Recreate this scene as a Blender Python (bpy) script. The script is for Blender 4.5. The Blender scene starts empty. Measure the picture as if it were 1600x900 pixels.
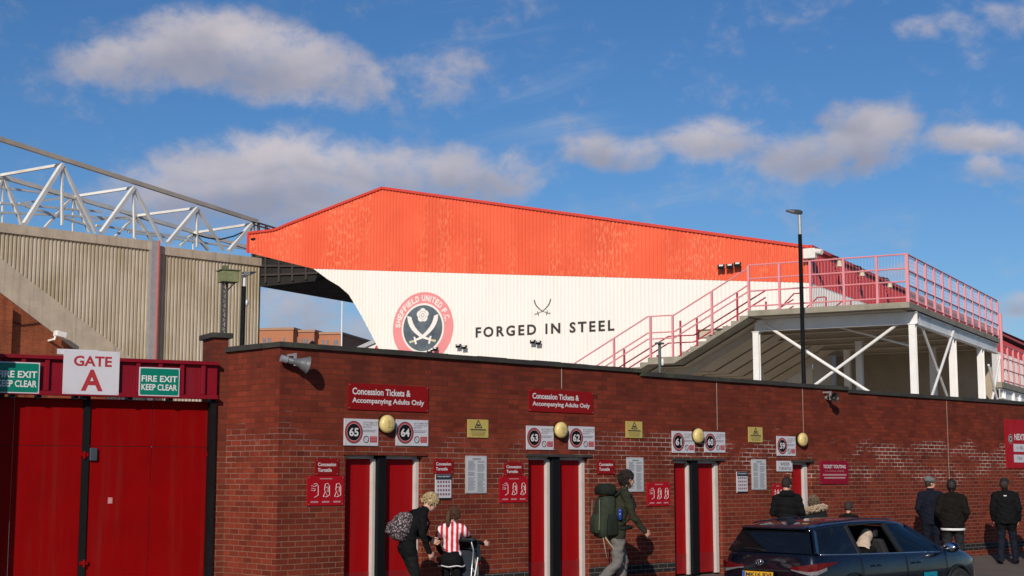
import bpy, bmesh, math, random
import numpy as np
from mathutils import Vector, Matrix, Quaternion
R = math.radians
random.seed(7)
scene = bpy.context.scene
col = scene.collection

# ------------------------------------------------------------------ camera, sky, sun, exposure
EYE, FPX, PITCH = 1.70, 2300.0, math.atan(292 / 2300)
cam_d = bpy.data.cameras.new('camera')
cam_d.sensor_width = 36.0
cam_d.lens = 36.0 * FPX / 1600
cam_d.clip_start, cam_d.clip_end = 0.1, 3000
cam = bpy.data.objects.new('camera', cam_d)
cam.location = (0, 0, EYE)
cam.rotation_euler = (R(90) + PITCH, 0, 0)
col.objects.link(cam)
scene.camera = cam
scene.view_settings.view_transform = 'Standard'
scene.view_settings.look = 'None'
scene.view_settings.gamma = 1
scene.view_settings.exposure = -0.45
scene.cycles.max_bounces = 6

SUN_EL, SUN_BACK = 25.0, 12.0          # sun behind the camera, to its left
to_sun = Vector((-math.sin(R(SUN_BACK)) * math.cos(R(SUN_EL)), -math.cos(R(SUN_BACK)) * math.cos(R(SUN_EL)), math.sin(R(SUN_EL))))
sun_d = bpy.data.lights.new('sun', 'SUN')
sun_d.energy, sun_d.angle, sun_d.color = 5.0, R(0.5), (1.0, 0.91, 0.78)
sun = bpy.data.objects.new('sun', sun_d)
sun.rotation_euler = (-to_sun).to_track_quat('-Z', 'Y').to_euler()
sun.location = (-20, -40, 40)
col.objects.link(sun)

world = bpy.data.worlds.new('World')
scene.world = world
world.use_nodes = True
wt = world.node_tree
wt.nodes.clear()


class G:
    """small helper for writing node graphs as expressions"""
    def __init__(s, tree): s.t = tree
    def node(s, kind, **kw):
        n = s.t.nodes.new(kind)
        for k, v in kw.items(): setattr(n, k, v)
        return n
    def set(s, sock, v):
        if isinstance(v, bpy.types.NodeSocket): s.t.links.new(v, sock)
        elif v is not None: sock.default_value = v
    def m(s, op, a, b=None, c=None, clamp=False):
        n = s.node('ShaderNodeMath', operation=op, use_clamp=clamp)
        s.set(n.inputs[0], a); s.set(n.inputs[1], b); s.set(n.inputs[2], c)
        return n.outputs[0]
    def mix(s, f, a, b, mode='MIX'):
        n = s.node('ShaderNodeMix', data_type='RGBA', blend_type=mode)
        s.set(n.inputs[0], f); s.set(n.inputs[6], a); s.set(n.inputs[7], b)
        return n.outputs[2]
    def noise(s, vec, scale, detail=3, rough=.5, dist=0.0):
        n = s.node('ShaderNodeTexNoise')
        s.set(n.inputs['Vector'], vec)
        n.inputs['Scale'].default_value = scale; n.inputs['Detail'].default_value = detail
        n.inputs['Roughness'].default_value = rough; n.inputs['Distortion'].default_value = dist
        return n.outputs['Fac']
    def ramp(s, v, lo, hi, a=0.0, b=1.0, smooth=True):
        n = s.node('ShaderNodeMapRange', interpolation_type='SMOOTHSTEP' if smooth else 'LINEAR')
        s.set(n.inputs[0], v)
        for i, q in enumerate((lo, hi, a, b)): s.set(n.inputs[i + 1], q)
        return n.outputs[0]
    def sep(s, v):
        n = s.node('ShaderNodeSeparateXYZ'); s.set(n.inputs[0], v); return n.outputs
    def comb(s, x, y, z):
        n = s.node('ShaderNodeCombineXYZ')
        s.set(n.inputs[0], x); s.set(n.inputs[1], y); s.set(n.inputs[2], z)
        return n.outputs[0]
    def coord(s, which='Object'): return s.node('ShaderNodeTexCoord').outputs[which]


def pixel_dir(px, py):
    x, y = (px - 800) / FPX, (450 - py) / FPX
    c, s_ = math.cos(PITCH), math.sin(PITCH)
    return Vector((x, c - y * s_, s_ + y * c))


g = G(wt)
sky = g.node('ShaderNodeTexSky', sky_type='NISHITA', sun_disc=False)
sky.sun_elevation = R(SUN_EL)
sky.sun_rotation = math.atan2(to_sun.x, to_sun.y)
sky.altitude = 100; sky.air_density = 1.0; sky.dust_density = 0.3; sky.ozone_density = 6.0
hs = g.node('ShaderNodeHueSaturation')
hs.inputs['Saturation'].default_value = 1.12
hs.inputs['Hue'].default_value = .503
hs.inputs['Value'].default_value = 1.45
g.set(hs.inputs['Color'], sky.outputs[0])
dvec = g.coord('Generated')
dx, dy, dz = g.sep(dvec)
az = g.m('ARCTAN2', dx, dy)
el = g.m('ARCSINE', dz)
uv = g.comb(az, g.m('MULTIPLY', el, 1.35), 0.0)
warp = g.noise(uv, 7.0, 4, .55)
warp2 = g.noise(g.comb(g.m('ADD', az, 9.1), el, 3.0), 7.0, 4, .55)
az_w = g.m('ADD', az, g.m('MULTIPLY', g.m('SUBTRACT', warp, .5), .075))
el_w = g.m('ADD', el, g.m('MULTIPLY', g.m('SUBTRACT', warp2, .5), .045))
# cloud bank: (pixel centre, half sizes in pixels, density)
CLOUDS = [(330, 78, 165, 62, 1.25), (200, 95, 105, 45, .8), (455, 105, 140, 58, 1.05), (560, 130, 70, 40, .6),
          (395, 272, 185, 72, 1.15), (300, 300, 140, 58, .95), (560, 275, 190, 62, 1.0), (720, 268, 140, 56, .95), (430, 325, 230, 48, 1.1),
          (925, 228, 62, 30, .9), (985, 240, 55, 26, .8), (1130, 222, 110, 34, .95), (1260, 238, 120, 36, .95), (1358, 215, 70, 50, 1.15),
          (1330, 180, 40, 26, .6), (1520, 222, 75, 24, .7), (1590, 215, 60, 26, .7), (1565, 265, 55, 18, .45), (1592, 22, 42, 26, .55),
          (470, 490, 90, 60, .75), (570, 530, 70, 40, .8), (1590, 470, 45, 18, .6), (1455, 47, 45, 18, .38), (1390, 425, 60, 12, .3),
          (680, 110, 60, 40, .40)]
dens = None
fall = None
for (cx, cy, rx, ry, a) in CLOUDS:
    d = pixel_dir(cx, cy).normalized()
    caz, cel = math.atan2(d.x, d.y), math.asin(d.z)
    ex = g.m('DIVIDE', g.m('SUBTRACT', az_w, caz), rx / FPX)
    ey = g.m('DIVIDE', g.m('SUBTRACT', el_w, cel), ry / FPX)
    r2 = g.m('ADD', g.m('MULTIPLY', ex, ex), g.m('MULTIPLY', ey, ey))
    v = g.m('MULTIPLY', g.m('SUBTRACT', 1.15, r2), a)
    v = g.m('MAXIMUM', v, -.6)
    dens = v if dens is None else g.m('SMOOTH_MAX', dens, v, .35)
    lit = g.m('MULTIPLY', g.m('MAXIMUM', v, 0.0), ey)
    fall = lit if fall is None else g.m('ADD', fall, lit)
puff = g.noise(uv, 18.0, 9, .60, .25)
fine = g.noise(uv, 60.0, 8, .62, .3)
dd = g.m('ADD', dens, g.m('MULTIPLY', g.m('SUBTRACT', puff, .5), 2.9))
dd = g.m('ADD', dd, g.m('MULTIPLY', g.m('SUBTRACT', fine, .5), 1.5))
cover = g.ramp(dd, -0.38, 1.30)
cover = g.m('MULTIPLY', cover, .92)
# thin high streaks
streak = g.noise(g.comb(g.m('ADD', g.m('MULTIPLY', az, 5.0), g.m('MULTIPLY', el, -9.0)), g.m('ADD', g.m('MULTIPLY', el, 38.0), g.m('MULTIPLY', az, -6.0)), 4.0), 1.0, 6, .6, .6)
patch = g.noise(uv, 4.5, 2, .5)
veil = g.m('MULTIPLY', g.ramp(streak, .48, .80), g.ramp(patch, .42, .68))
veil = g.m('MULTIPLY', veil, .42)
shade = g.m('ADD', g.m('MULTIPLY', fall, .55), g.m('MULTIPLY', g.m('SUBTRACT', g.noise(uv, 11.0, 5, .55), .5), 1.3))
shade = g.m('SUBTRACT', shade, g.m('MULTIPLY', g.ramp(dd, .6, 1.9), .15))
CL = 15.5
cloud_col = g.mix(g.ramp(shade, -.55, .75), (.34 * CL, .35 * CL, .44 * CL, 1), (.74 * CL, .67 * CL, .68 * CL, 1))
sk = g.mix(veil, hs.outputs[0], (.50 * CL, .56 * CL, .68 * CL, 1))
sk = g.mix(cover, sk, cloud_col)
bg = g.node('ShaderNodeBackground')
g.set(bg.inputs[0], sk)
bg.inputs[1].default_value = 0.08
wo = g.node('ShaderNodeOutputWorld')
wt.links.new(bg.outputs[0], wo.inputs[0])

# ------------------------------------------------------------------ helpers
MATS = {}


def mat(name, color, rough=.7, metal=0.0, var=.12, scale=6.0, bump=0.0, bscale=60.0, spec=.5, coat=0.0, dirt=None, streaks=0.0):
    if name in MATS: return MATS[name]
    m = bpy.data.materials.new(name); m.use_nodes = True
    t = m.node_tree; q = G(t); b = t.nodes['Principled BSDF']
    c = q.coord()
    n = q.noise(c, scale, 5, .6)
    k = q.ramp(n, .25, .75, 1 - var, 1 + var, False)
    colr = q.mix(1.0, (*color, 1), q.comb(k, k, k), 'MULTIPLY')
    if dirt:
        colr = q.mix(q.ramp(q.noise(c, scale * .35, 6, .65), .50, .72, 0, dirt[3]), colr, (*dirt[:3], 1))
    if streaks:
        x, y, z = q.sep(c)
        st = q.noise(q.comb(q.m('MULTIPLY', x, 7.0), q.m('MULTIPLY', y, 7.0), q.m('MULTIPLY', z, .35)), 1.0, 5, .65)
        colr = q.mix(q.ramp(st, .48, .75, 0, streaks), colr, (.06, .05, .04, 1))
    q.set(b.inputs['Base Color'], colr)
    b.inputs['Metallic'].default_value = metal
    b.inputs['Specular IOR Level'].default_value = spec
    b.inputs['Coat Weight'].default_value = coat
    b.inputs['Coat Roughness'].default_value = .05
    q.set(b.inputs['Roughness'], q.ramp(q.noise(c, scale * 1.7, 4), .3, .7, max(rough - .08, .02), min(rough + .08, 1)))
    if bump:
        bn = q.node('ShaderNodeBump'); bn.inputs['Strength'].default_value = bump; bn.inputs['Distance'].default_value = .01
        q.set(bn.inputs['Height'], q.noise(c, bscale, 4)); q.set(b.inputs['Normal'], bn.outputs[0])
    MATS[name] = m
    return m


class Frame:
    """a vertical plane standing in the place: origin on the ground, x along it, y away behind it"""
    def __init__(s, x, y, deg):
        s.o = Vector((x, y, 0)); s.rz = R(deg)
        s.u = Vector((math.cos(s.rz), math.sin(s.rz), 0)); s.v = Vector((-math.sin(s.rz), math.cos(s.rz), 0))
    def W(s, x, y=0, z=0): return s.o + s.u * x + s.v * y + Vector((0, 0, z))
    def at(s, px, py, y=0):
        d = pixel_dir(px, py); e = Vector((0, 0, EYE)); o = s.o + s.v * y
        t = (o - e).dot(s.v) / d.dot(s.v)
        p = e + d * t
        return (p - s.o).dot(s.u), p.z
    def mat4(s, x=0, y=0, z=0): return Matrix.Translation(s.W(x, y, z)) @ Matrix.Rotation(s.rz, 4, 'Z')


def tag(o, label=None, cat=None, group=None, kind=None):
    if label: o['label'] = label
    if cat: o['category'] = cat
    if group: o['group'] = group
    if kind: o['kind'] = kind
    return o


def empty(name, m4, label=None, cat=None, group=None):
    o = bpy.data.objects.new(name, None); col.objects.link(o); o.matrix_world = m4
    o.empty_display_size = .2
    return tag(o, label, cat, group)


class MB:
    def __init__(s): s.v = []; s.f = []; s.mi = []
    def add(s, vs, fs, mi=0):
        n = len(s.v); s.v += [tuple(p) for p in vs]; s.f += [tuple(i + n for i in f) for f in fs]; s.mi += [mi] * len(fs); return s
    def box(s, x0, x1, y0, y1, z0, z1, mi=0, m=None):
        vs = [Vector((x, y, z)) for z in (z0, z1) for y in (y0, y1) for x in (x0, x1)]
        if m: vs = [m @ p for p in vs]
        return s.add(vs, [(0, 2, 3, 1), (4, 5, 7, 6), (0, 1, 5, 4), (2, 6, 7, 3), (0, 4, 6, 2), (1, 3, 7, 5)], mi)
    def bar(s, a, b, w, h=None, mi=0, up=(0, 0, 1)):
        a, b = Vector(a), Vector(b); h = h or w; d = (b - a); L = d.length; d.normalize()
        x = d.cross(Vector(up));
        if x.length < 1e-4: x = d.cross(Vector((1, 0, 0)))
        x.normalize(); y = x.cross(d)
        vs = [p + x * sx * w / 2 + y * sy * h / 2 for p in (a, b) for sx, sy in ((-1, -1), (1, -1), (1, 1), (-1, 1))]
        return s.add(vs, [(0, 1, 2, 3), (7, 6, 5, 4), (0, 4, 5, 1), (1, 5, 6, 2), (2, 6, 7, 3), (3, 7, 4, 0)], mi)
    def tube(s, pts, r, n=8, mi=0, cap=True):
        pts = [Vector(p) for p in pts]; rs = r if isinstance(r, (list, tuple)) else [r] * len(pts)
        rings = []; prev = None
        for i, p in enumerate(pts):
            d = (pts[min(i + 1, len(pts) - 1)] - pts[max(i - 1, 0)]).normalized()
            if prev is None:
                x = d.cross(Vector((0, 0, 1)))
                if x.length < 1e-3: x = d.cross(Vector((1, 0, 0)))
            else: x = prev - d * prev.dot(d)
            x.normalize(); prev = x; y = d.cross(x)
            rings.append([p + (x * math.cos(2 * math.pi * k / n) + y * math.sin(2 * math.pi * k / n)) * rs[i] for k in range(n)])
        vs = [q for rr in rings for q in rr]; fs = []
        for i in range(len(pts) - 1):
            for k in range(n): fs.append((i * n + k, i * n + (k + 1) % n, (i + 1) * n + (k + 1) % n, (i + 1) * n + k))
        if cap: fs += [tuple(range(n))[::-1], tuple((len(pts) - 1) * n + k for k in range(n))]
        return s.add(vs, fs, mi)
    def prism(s, poly, y0, y1, mi=0):
        """polygon in x,z pushed from y0 to y1"""
        n = len(poly)
        vs = [(p[0], y0, p[1]) for p in poly] + [(p[0], y1, p[1]) for p in poly]
        fs = [tuple(range(n)), tuple(range(2 * n - 1, n - 1, -1))] + [(i + n, (i + 1) % n + n, (i + 1) % n, i) for i in range(n)]
        return s.add(vs, fs, mi)
    def ell(s, c, r, mi=0, n=14, m=12, rot=None):
        c = Vector(c); vs = []; fs = []
        for i in range(m + 1):
            th = math.pi * i / m
            for k in range(n):
                ph = 2 * math.pi * k / n
                p = Vector((math.sin(th) * math.cos(ph) * r[0], math.sin(th) * math.sin(ph) * r[1], math.cos(th) * r[2]))
                if rot: p = rot @ p
                vs.append(c + p)
        for i in range(m):
            for k in range(n): fs.append((i * n + k, (i + 1) * n + k, (i + 1) * n + (k + 1) % n, i * n + (k + 1) % n))
        return s.add(vs, fs, mi)
    def disc(s, cx, cz, rx, rz, y0, y1, mi=0, n=40):
        return s.prism([(cx + rx * math.cos(2 * math.pi * k / n), cz + rz * math.sin(2 * math.pi * k / n)) for k in range(n)], y0, y1, mi)
    def ring(s, cx, cz, r0, r1, y0, y1, mi=0, n=40):
        a = [2 * math.pi * k / n for k in range(n)]
        vs = [(cx + r * math.cos(t), y, cz + r * math.sin(t)) for y in (y0, y1) for r in (r0, r1) for t in a]
        fs = []
        for k in range(n):
            j = (k + 1) % n
            fs += [(k, j, n + j, n + k), (2 * n + j, 2 * n + k, 3 * n + k, 3 * n + j), (n + k, n + j, 3 * n + j, 3 * n + k), (j, k, 2 * n + k, 2 * n + j)]
        return s.add(vs, fs, mi)
    def loft(s, rings, mi=0, cap=True):
        n = len(rings[0]); vs = [p for r in rings for p in r]; fs = []
        for i in range(len(rings) - 1):
            for k in range(n): fs.append((i * n + k, i * n + (k + 1) % n, (i + 1) * n + (k + 1) % n, (i + 1) * n + k))
        if cap: fs += [tuple(range(n))[::-1], tuple((len(rings) - 1) * n + k for k in range(n))]
        return s.add(vs, fs, mi)
    def build(s, name, mats, parent=None, m4=None, smooth=False, bevel=0, fix=True):
        me = bpy.data.meshes.new(name)
        me.from_pydata(s.v, [], s.f)
        for m in (mats if isinstance(mats, (list, tuple)) else [mats]): me.materials.append(m)
        me.polygons.foreach_set('material_index', s.mi)
        if fix:
            b = bmesh.new(); b.from_mesh(me); bmesh.ops.recalc_face_normals(b, faces=b.faces); b.to_mesh(me); b.free()
        if smooth: me.polygons.foreach_set('use_smooth', [True] * len(me.polygons))
        o = bpy.data.objects.new(name, me); col.objects.link(o)
        if parent is not None: o.parent = parent
        if m4 is not None:
            if parent is not None: o.matrix_local = m4
            else: o.matrix_world = m4
        if bevel:
            bv = o.modifiers.new('bevel', 'BEVEL'); bv.width = bevel; bv.segments = 2; bv.limit_method = 'ANGLE'
        return o


def text(name, s, x0, x1, z0, z1, y, m, parent, bold=.0, thick=.002, align='fit', space=1.0):
    """lettering fitted in the x,z rectangle of its parent, standing just proud at y"""
    cu = bpy.data.curves.new('type', 'FONT'); cu.body = s; cu.size = 1; cu.offset = bold; cu.space_character = space; cu.resolution_u = 3
    o = bpy.data.objects.new('type', cu); col.objects.link(o)
    dg = bpy.context.evaluated_depsgraph_get()
    me = bpy.data.meshes.new_from_object(o.evaluated_get(dg))
    bpy.data.objects.remove(o); bpy.data.curves.remove(cu)
    n = len(me.vertices); co = np.zeros(n * 3); me.vertices.foreach_get('co', co); co = co.reshape(-1, 3)
    lo, hi = co.min(0), co.max(0)
    sz = (z1 - z0) / (hi[1] - lo[1]); sx = (x1 - x0) / (hi[0] - lo[0])
    out = np.zeros_like(co)
    out[:, 0] = x0 + (co[:, 0] - lo[0]) * sx; out[:, 2] = z0 + (co[:, 1] - lo[1]) * sz; out[:, 1] = y
    me.vertices.foreach_set('co', out.ravel()); me.name = name
    me.materials.clear(); me.materials.append(m)
    t = bpy.data.objects.new(name, me); col.objects.link(t); t.parent = parent
    return t


def ribbed(mb, x0, x1, top, bot, pitch, depth, mi=0, y=0.0):
    """profiled steel sheet from x0 to x1 between two height functions"""
    xs = []; x = x0
    while x < x1:
        for f, yy in ((0, -depth), (.45, -depth), (.58, 0), (.88, 0)):
            q = x + f * pitch
            if q <= x1: xs.append((q, y + yy))
        x += pitch
    xs.append((x1, xs[-1][1]))
    vs = []; fs = []
    for (q, yy) in xs: vs += [(q, yy, bot(q)), (q, yy, top(q))]
    for i in range(len(xs) - 1):
        if vs[2 * i + 1][2] - vs[2 * i][2] > 1e-3 or vs[2 * i + 3][2] - vs[2 * i + 2][2] > 1e-3:
            fs.append((2 * i, 2 * i + 2, 2 * i + 3, 2 * i + 1))
    mb.add(vs, fs, mi)


def interp(pts):
    xs = [p[0] for p in pts]; zs = [p[1] for p in pts]
    return lambda x: float(np.interp(x, xs, zs))


# ------------------------------------------------------------------ frames of the place
WALL = Frame((598 - 800) / FPX * 20.9 , 20.9, 44)            # turnstile wall
KOP = Frame(10.87, 40.0, -29)                               # front right corner of the raised walkway
GAB = Frame(*KOP.W(0, 10)[:2], -29)                          # gable of the stand, ten metres behind it
gx_corner = GAB.at(1265, 420)[0]
BACK = Frame(*GAB.W(gx_corner, 0)[:2], 61)                   # its back wall, running away
LEFT = Frame(-11.35, 66.0, 44)                               # corrugated stand on the left
s_corner = WALL.at(437, 600)[0]
RETURN = 1.25
GATE = Frame(*WALL.W(s_corner, RETURN)[:2], 29)
# ------------------------------------------------------------------ materials of the setting
def brick_mat(name, c1, c2, mortar_lo, mortar_hi, salts=True, zsplit=2.0):
    m = bpy.data.materials.new(name); m.use_nodes = True
    t = m.node_tree; q = G(t); b = t.nodes['Principled BSDF']
    c = q.coord(); x, y, z = q.sep(c)
    p = q.comb(q.m('ADD', x, y), z, 0.0)
    wob = q.noise(c, 9.0, 3)
    p2 = q.comb(q.m('ADD', q.m('ADD', x, y), q.m('MULTIPLY', wob, .006)), q.m('ADD', z, q.m('MULTIPLY', wob, .006)), 0.0)
    br = q.node('ShaderNodeTexBrick')
    br.offset = .5; br.squash = 1
    q.set(br.inputs['Vector'], p2)
    for k, v in (('Scale', 1.0), ('Mortar Size', .0055), ('Mortar Smooth', .25), ('Bias', -.1), ('Brick Width', .225), ('Row Height', .075)):
        br.inputs[k].default_value = v
    br.inputs['Color1'].default_value = (0, 0, 0, 1); br.inputs['Color2'].default_value = (1, 1, 1, 1)
    br.inputs['Mortar'].default_value = (.5, .5, .5, 1)
    tone = q.sep(br.outputs['Color'])[0]
    body = q.mix(tone, (*c1, 1), (*c2, 1))
    n1 = q.noise(c, 1.3, 5, .6); n2 = q.noise(c, 30, 4, .65)
    k = q.m('ADD', q.ramp(n1, .3, .7, .80, 1.16), q.m('MULTIPLY', q.m('SUBTRACT', n2, .5), .55))
    body = q.mix(1.0, body, q.comb(k, k, k), 'MULTIPLY')
    # odd burnt bricks
    burnt = q.ramp(q.noise(q.comb(q.m('SNAP', q.m('ADD', x, y), .225), q.m('SNAP', z, .075), 2.0), 31.0, 1), .60, .70)
    body = q.mix(q.m('MULTIPLY', burnt, .45), body, (c2[0] * .45, c2[1] * .5, c2[2] * .6, 1))
    # repointed low down, old dark pointing high up
    edge = q.m('ADD', z, q.m('MULTIPLY', q.m('SUBTRACT', q.noise(c, .9, 4), .5), .9))
    mcol = q.mix(q.ramp(edge, zsplit - .12, zsplit + .2), (*mortar_lo, 1), (*mortar_hi, 1))
    mcol = q.mix(q.m('MULTIPLY', q.ramp(q.noise(c, 2.2, 4), .45, .7), .6), mcol, (*mortar_hi, 1))
    fac = br.outputs['Fac']
    if salts:   # lime bleeding out of the joints in patches
        band = q.m('MULTIPLY', q.ramp(z, 1.25, 1.8), q.ramp(z, 2.75, 2.15))
        far = q.ramp(x, 2, 9.5, .20, .80)
        patch = q.ramp(q.m('ADD', q.noise(q.comb(x, y, q.m('MULTIPLY', z, 1.8)), .9, 5, .62), q.m('MULTIPLY', q.m('SUBTRACT', band, .5), .20)), .55, .70)
        patch = q.m('MULTIPLY', patch, far)
        mcol = q.mix(patch, mcol, (.72, .62, .56, 1))
        bleed = q.ramp(q.noise(q.comb(x, y, q.m('MULTIPLY', z, .8)), 7.0, 6, .7), .63, .70)
        bleed = q.m('MULTIPLY', q.m('MULTIPLY', bleed, patch), q.m('MULTIPLY', band, .6))
        body = q.mix(bleed, body, (.66, .57, .52, 1))
    # soot runs under the coping
    run = q.noise(q.comb(q.m('MULTIPLY', q.m('ADD', x, y), 3.0), q.m('MULTIPLY', z, .25), 0.0), 1.0, 5, .6)
    colr = q.mix(fac, body, mcol)
    soot = q.m('MULTIPLY', q.ramp(z, 2.3, 3.3), q.ramp(run, .42, .72, .1, .55))
    colr = q.mix(soot, colr, (.075, .022, .016, 1))
    q.set(b.inputs['Base Color'], colr)
    b.inputs['Roughness'].default_value = .88
    b.inputs['Specular IOR Level'].default_value = .10
    bn = q.node('ShaderNodeBump'); bn.inputs['Strength'].default_value = .45; bn.inputs['Distance'].default_value = .006
    q.set(bn.inputs['Height'], q.m('ADD', q.m('MULTIPLY', fac, -1.0), q.m('ADD', q.m('MULTIPLY', n2, .5), q.m('MULTIPLY', tone, .35))))
    q.set(b.inputs['Normal'], bn.outputs[0])
    return m


M_brick = brick_mat('red_brick', (.215, .038, .020), (.128, .025, .0155), (.25, .13, .088), (.115, .031, .020))
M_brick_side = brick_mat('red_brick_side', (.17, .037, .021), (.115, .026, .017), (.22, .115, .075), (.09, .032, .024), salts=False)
M_brick_blue = brick_mat('blue_black_brick', (.022, .020, .022), (.04, .034, .033), (.16, .15, .13), (.16, .15, .13), salts=False)
M_brick_old = brick_mat('orange_brick', (.32, .085, .035), (.25, .065, .03), (.30, .13, .07), (.30, .13, .07), salts=False)
M_coping = mat('dark_coping', (.035, .032, .029), .9, var=.35, scale=3, bump=.3, dirt=(.09, .10, .05, .5))
M_conc = mat('weathered_concrete', (.46, .375, .285), .9, var=.2, scale=1.5, bump=.25, bscale=25, streaks=.35)
M_conc_dark = mat('stained_concrete', (.30, .265, .205), .92, var=.28, scale=2.2, bump=.3, dirt=(.12, .12, .07, .6))
M_soffit = mat('soffit_board', (.52, .44, .34), .9, var=.15, scale=1.2)
M_red_paint = mat('gate_red', (.215, .001, .0015), .55, var=.10, scale=1.8, spec=.06, bump=.25, bscale=2.5, streaks=.15, dirt=(.11, .0015, .002, .5))
M_door_red = mat('door_red', (.33, .003, .005), .5, var=.08, scale=1.5, spec=.10, bump=.15, bscale=3, streaks=.12, dirt=(.28, .004, .005, .45))
M_header_red = mat('header_red', (.20, .005, .015), .45, var=.12, scale=2.5, spec=.15, streaks=.25)
M_white = mat('white_paint', (.80, .77, .72), .5, var=.05, scale=3, dirt=(.55, .49, .41, .35))
M_jamb = mat('jamb_white', (.58, .54, .51), .5, var=.06, scale=5, dirt=(.42, .36, .33, .5))
M_black = mat('black_paint', (.007, .007, .008), .6, var=.2, scale=8, spec=.15)
M_steel_white = mat('white_steel', (.80, .78, .76), .45, var=.06, scale=2, dirt=(.50, .36, .25, .35))
M_truss = mat('truss_white', (.74, .72, .68), .5, var=.1, scale=.8, dirt=(.42, .33, .24, .5))
M_truss_grey = mat('truss_weathered', (.50, .44, .36), .7, var=.2, scale=.8)
M_pink = mat('faded_pink_steel', (.74, .27, .29), .5, var=.08, scale=3, dirt=(.52, .16, .15, .35), streaks=.12)
M_rail_red = mat('red_handrail', (.42, .03, .05), .45, var=.1)
M_clad_white = mat('white_cladding', (.86, .80, .735), .5, var=.03, scale=.6, streaks=.07, dirt=(.80, .72, .62, .4))
M_back_red = mat('back_wall_red', (.52, .035, .035), .55, var=.1, scale=.8)
M_ridge_red = mat('ridge_flashing_red', (.62, .05, .03), .5, var=.1)
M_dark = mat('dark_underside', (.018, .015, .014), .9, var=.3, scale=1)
M_galv = mat('galvanised', (.50, .50, .50), .45, .6, var=.12, scale=4)


def flecked_orange():
    m = bpy.data.materials.new('orange_cladding'); m.use_nodes = True
    t = m.node_tree; q = G(t); b = t.nodes['Principled BSDF']; c = q.coord(); x, y, z = q.sep(c)
    groups = q.noise(q.comb(q.m('MULTIPLY', x, .55), 0.0, q.m('MULTIPLY', z, .10)), 1.0, 3, .6)
    fl = q.noise(q.comb(q.m('MULTIPLY', x, 13.0), 0.0, q.m('MULTIPLY', z, 4.5)), 1.0, 1, .5)
    f = q.m('MULTIPLY', q.ramp(groups, .43, .58), q.ramp(fl, .51, .60))
    body = q.mix(q.ramp(q.noise(c, .5, 5), .3, .7), (.76, .112, .050, 1), (.83, .138, .064, 1))
    sheet = q.noise(q.comb(q.m('SNAP', x, 1.05), 0.0, q.m('SNAP', z, 40.0)), 3.7, 0)
    k = q.ramp(sheet, .3, .7, .94, 1.04)
    body = q.mix(1.0, body, q.comb(k, k, k), 'MULTIPLY')
    q.set(b.inputs['Base Color'], q.mix(q.m('MULTIPLY', f, .36), body, (.90, .36, .18, 1)))
    b.inputs['Roughness'].default_value = .5; b.inputs['Specular IOR Level'].default_value = .3
    return m


def left_clad():
    m = bpy.data.materials.new('weathered_sheeting'); m.use_nodes = True
    t = m.node_tree; q = G(t); b = t.nodes['Principled BSDF']; c = q.coord(); x, y, z = q.sep(c)
    st = q.noise(q.comb(q.m('MULTIPLY', x, 3.0), q.m('MULTIPLY', y, 3.0), q.m('MULTIPLY', z, .3)), 1.0, 6, .65)
    body = q.mix(q.ramp(st, .35, .65), (.55, .47, .37, 1), (.42, .345, .25, 1))
    big = q.noise(c, .35, 5, .6)
    body = q.mix(q.ramp(big, .42, .66, 0, .6), body, (.34, .275, .165, 1))
    q.set(b.inputs['Base Color'], body)
    b.inputs['Roughness'].default_value = .85; b.inputs['Specular IOR Level'].default_value = .2
    return m


M_orange = flecked_orange()
M_left = left_clad()


def asphalt(name, c, grain=220.0, stain=(.03, .03, .03)):
    m = bpy.data.materials.new(name); m.use_nodes = True
    t = m.node_tree; q = G(t); b = t.nodes['Principled BSDF']; co = q.coord()
    n = q.noise(co, grain, 3, .7); w = q.noise(co, .7, 6, .6); w2 = q.noise(co, 4.0, 6, .65)
    k = q.m('ADD', q.ramp(n, .3, .7, .7, 1.3), q.m('MULTIPLY', q.m('SUBTRACT', w, .5), .8))
    colr = q.mix(1.0, (*c, 1), q.comb(k, k, k), 'MULTIPLY')
    colr = q.mix(q.ramp(w2, .56, .70, 0, .55), colr, (*stain, 1))
    q.set(b.inputs['Base Color'], colr); b.inputs['Roughness'].default_value = .9
    bn = q.node('ShaderNodeBump'); bn.inputs['Strength'].default_value = .4; bn.inputs['Distance'].default_value = .005
    q.set(bn.inputs['Height'], n); q.set(b.inputs['Normal'], bn.outputs[0])
    return m


M_ground = asphalt('yard_asphalt', (.055, .052, .048), 90)
M_road = asphalt('road_asphalt', (.050, .049, .048), 160)
M_pave = asphalt('footway_asphalt', (.105, .083, .070), 160, (.065, .052, .045))

# ------------------------------------------------------------------ ground, road, footways
KERB_Y, KERB_Z, ROAD_Z = -2.15, -.28, -.42
def footway_z(d): return KERB_Z * d / 2.15                   # d metres in front of the wall
def wall_m(x=0, y=0, z=0): return WALL.mat4(x, y, z)
tag(MB().add([(-1500, -1500, 0), (1500, -1500, 0), (1500, 1500, 0), (-1500, 1500, 0)], [(0, 1, 2, 3)]).build('ground', M_ground, m4=Matrix.Translation((0, 0, ROAD_Z - .03))), kind='structure')
tag(MB().add([(-60, KERB_Y - 8.5, 0), (120, KERB_Y - 8.5, 0), (120, KERB_Y - .125, 0), (-60, KERB_Y - .125, 0)], [(0, 1, 2, 3)]).build('road', M_road, m4=wall_m(0, 0, ROAD_Z)), kind='structure')
pv = MB()
pv.add([(-60, KERB_Y, KERB_Z), (120, KERB_Y, KERB_Z), (120, .35, 0), (-60, .35, 0)], [(0, 1, 2, 3)])
tag(pv.build('pavement', M_pave, m4=wall_m()), kind='structure')
kb = MB()
x = -60
while x < 120:
    kb.box(x + .004, x + .911, KERB_Y - .125, KERB_Y, ROAD_Z - .1, KERB_Z + .004); x += .915
tag(kb.build('kerb', M_conc, m4=wall_m()), kind='structure')
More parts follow.
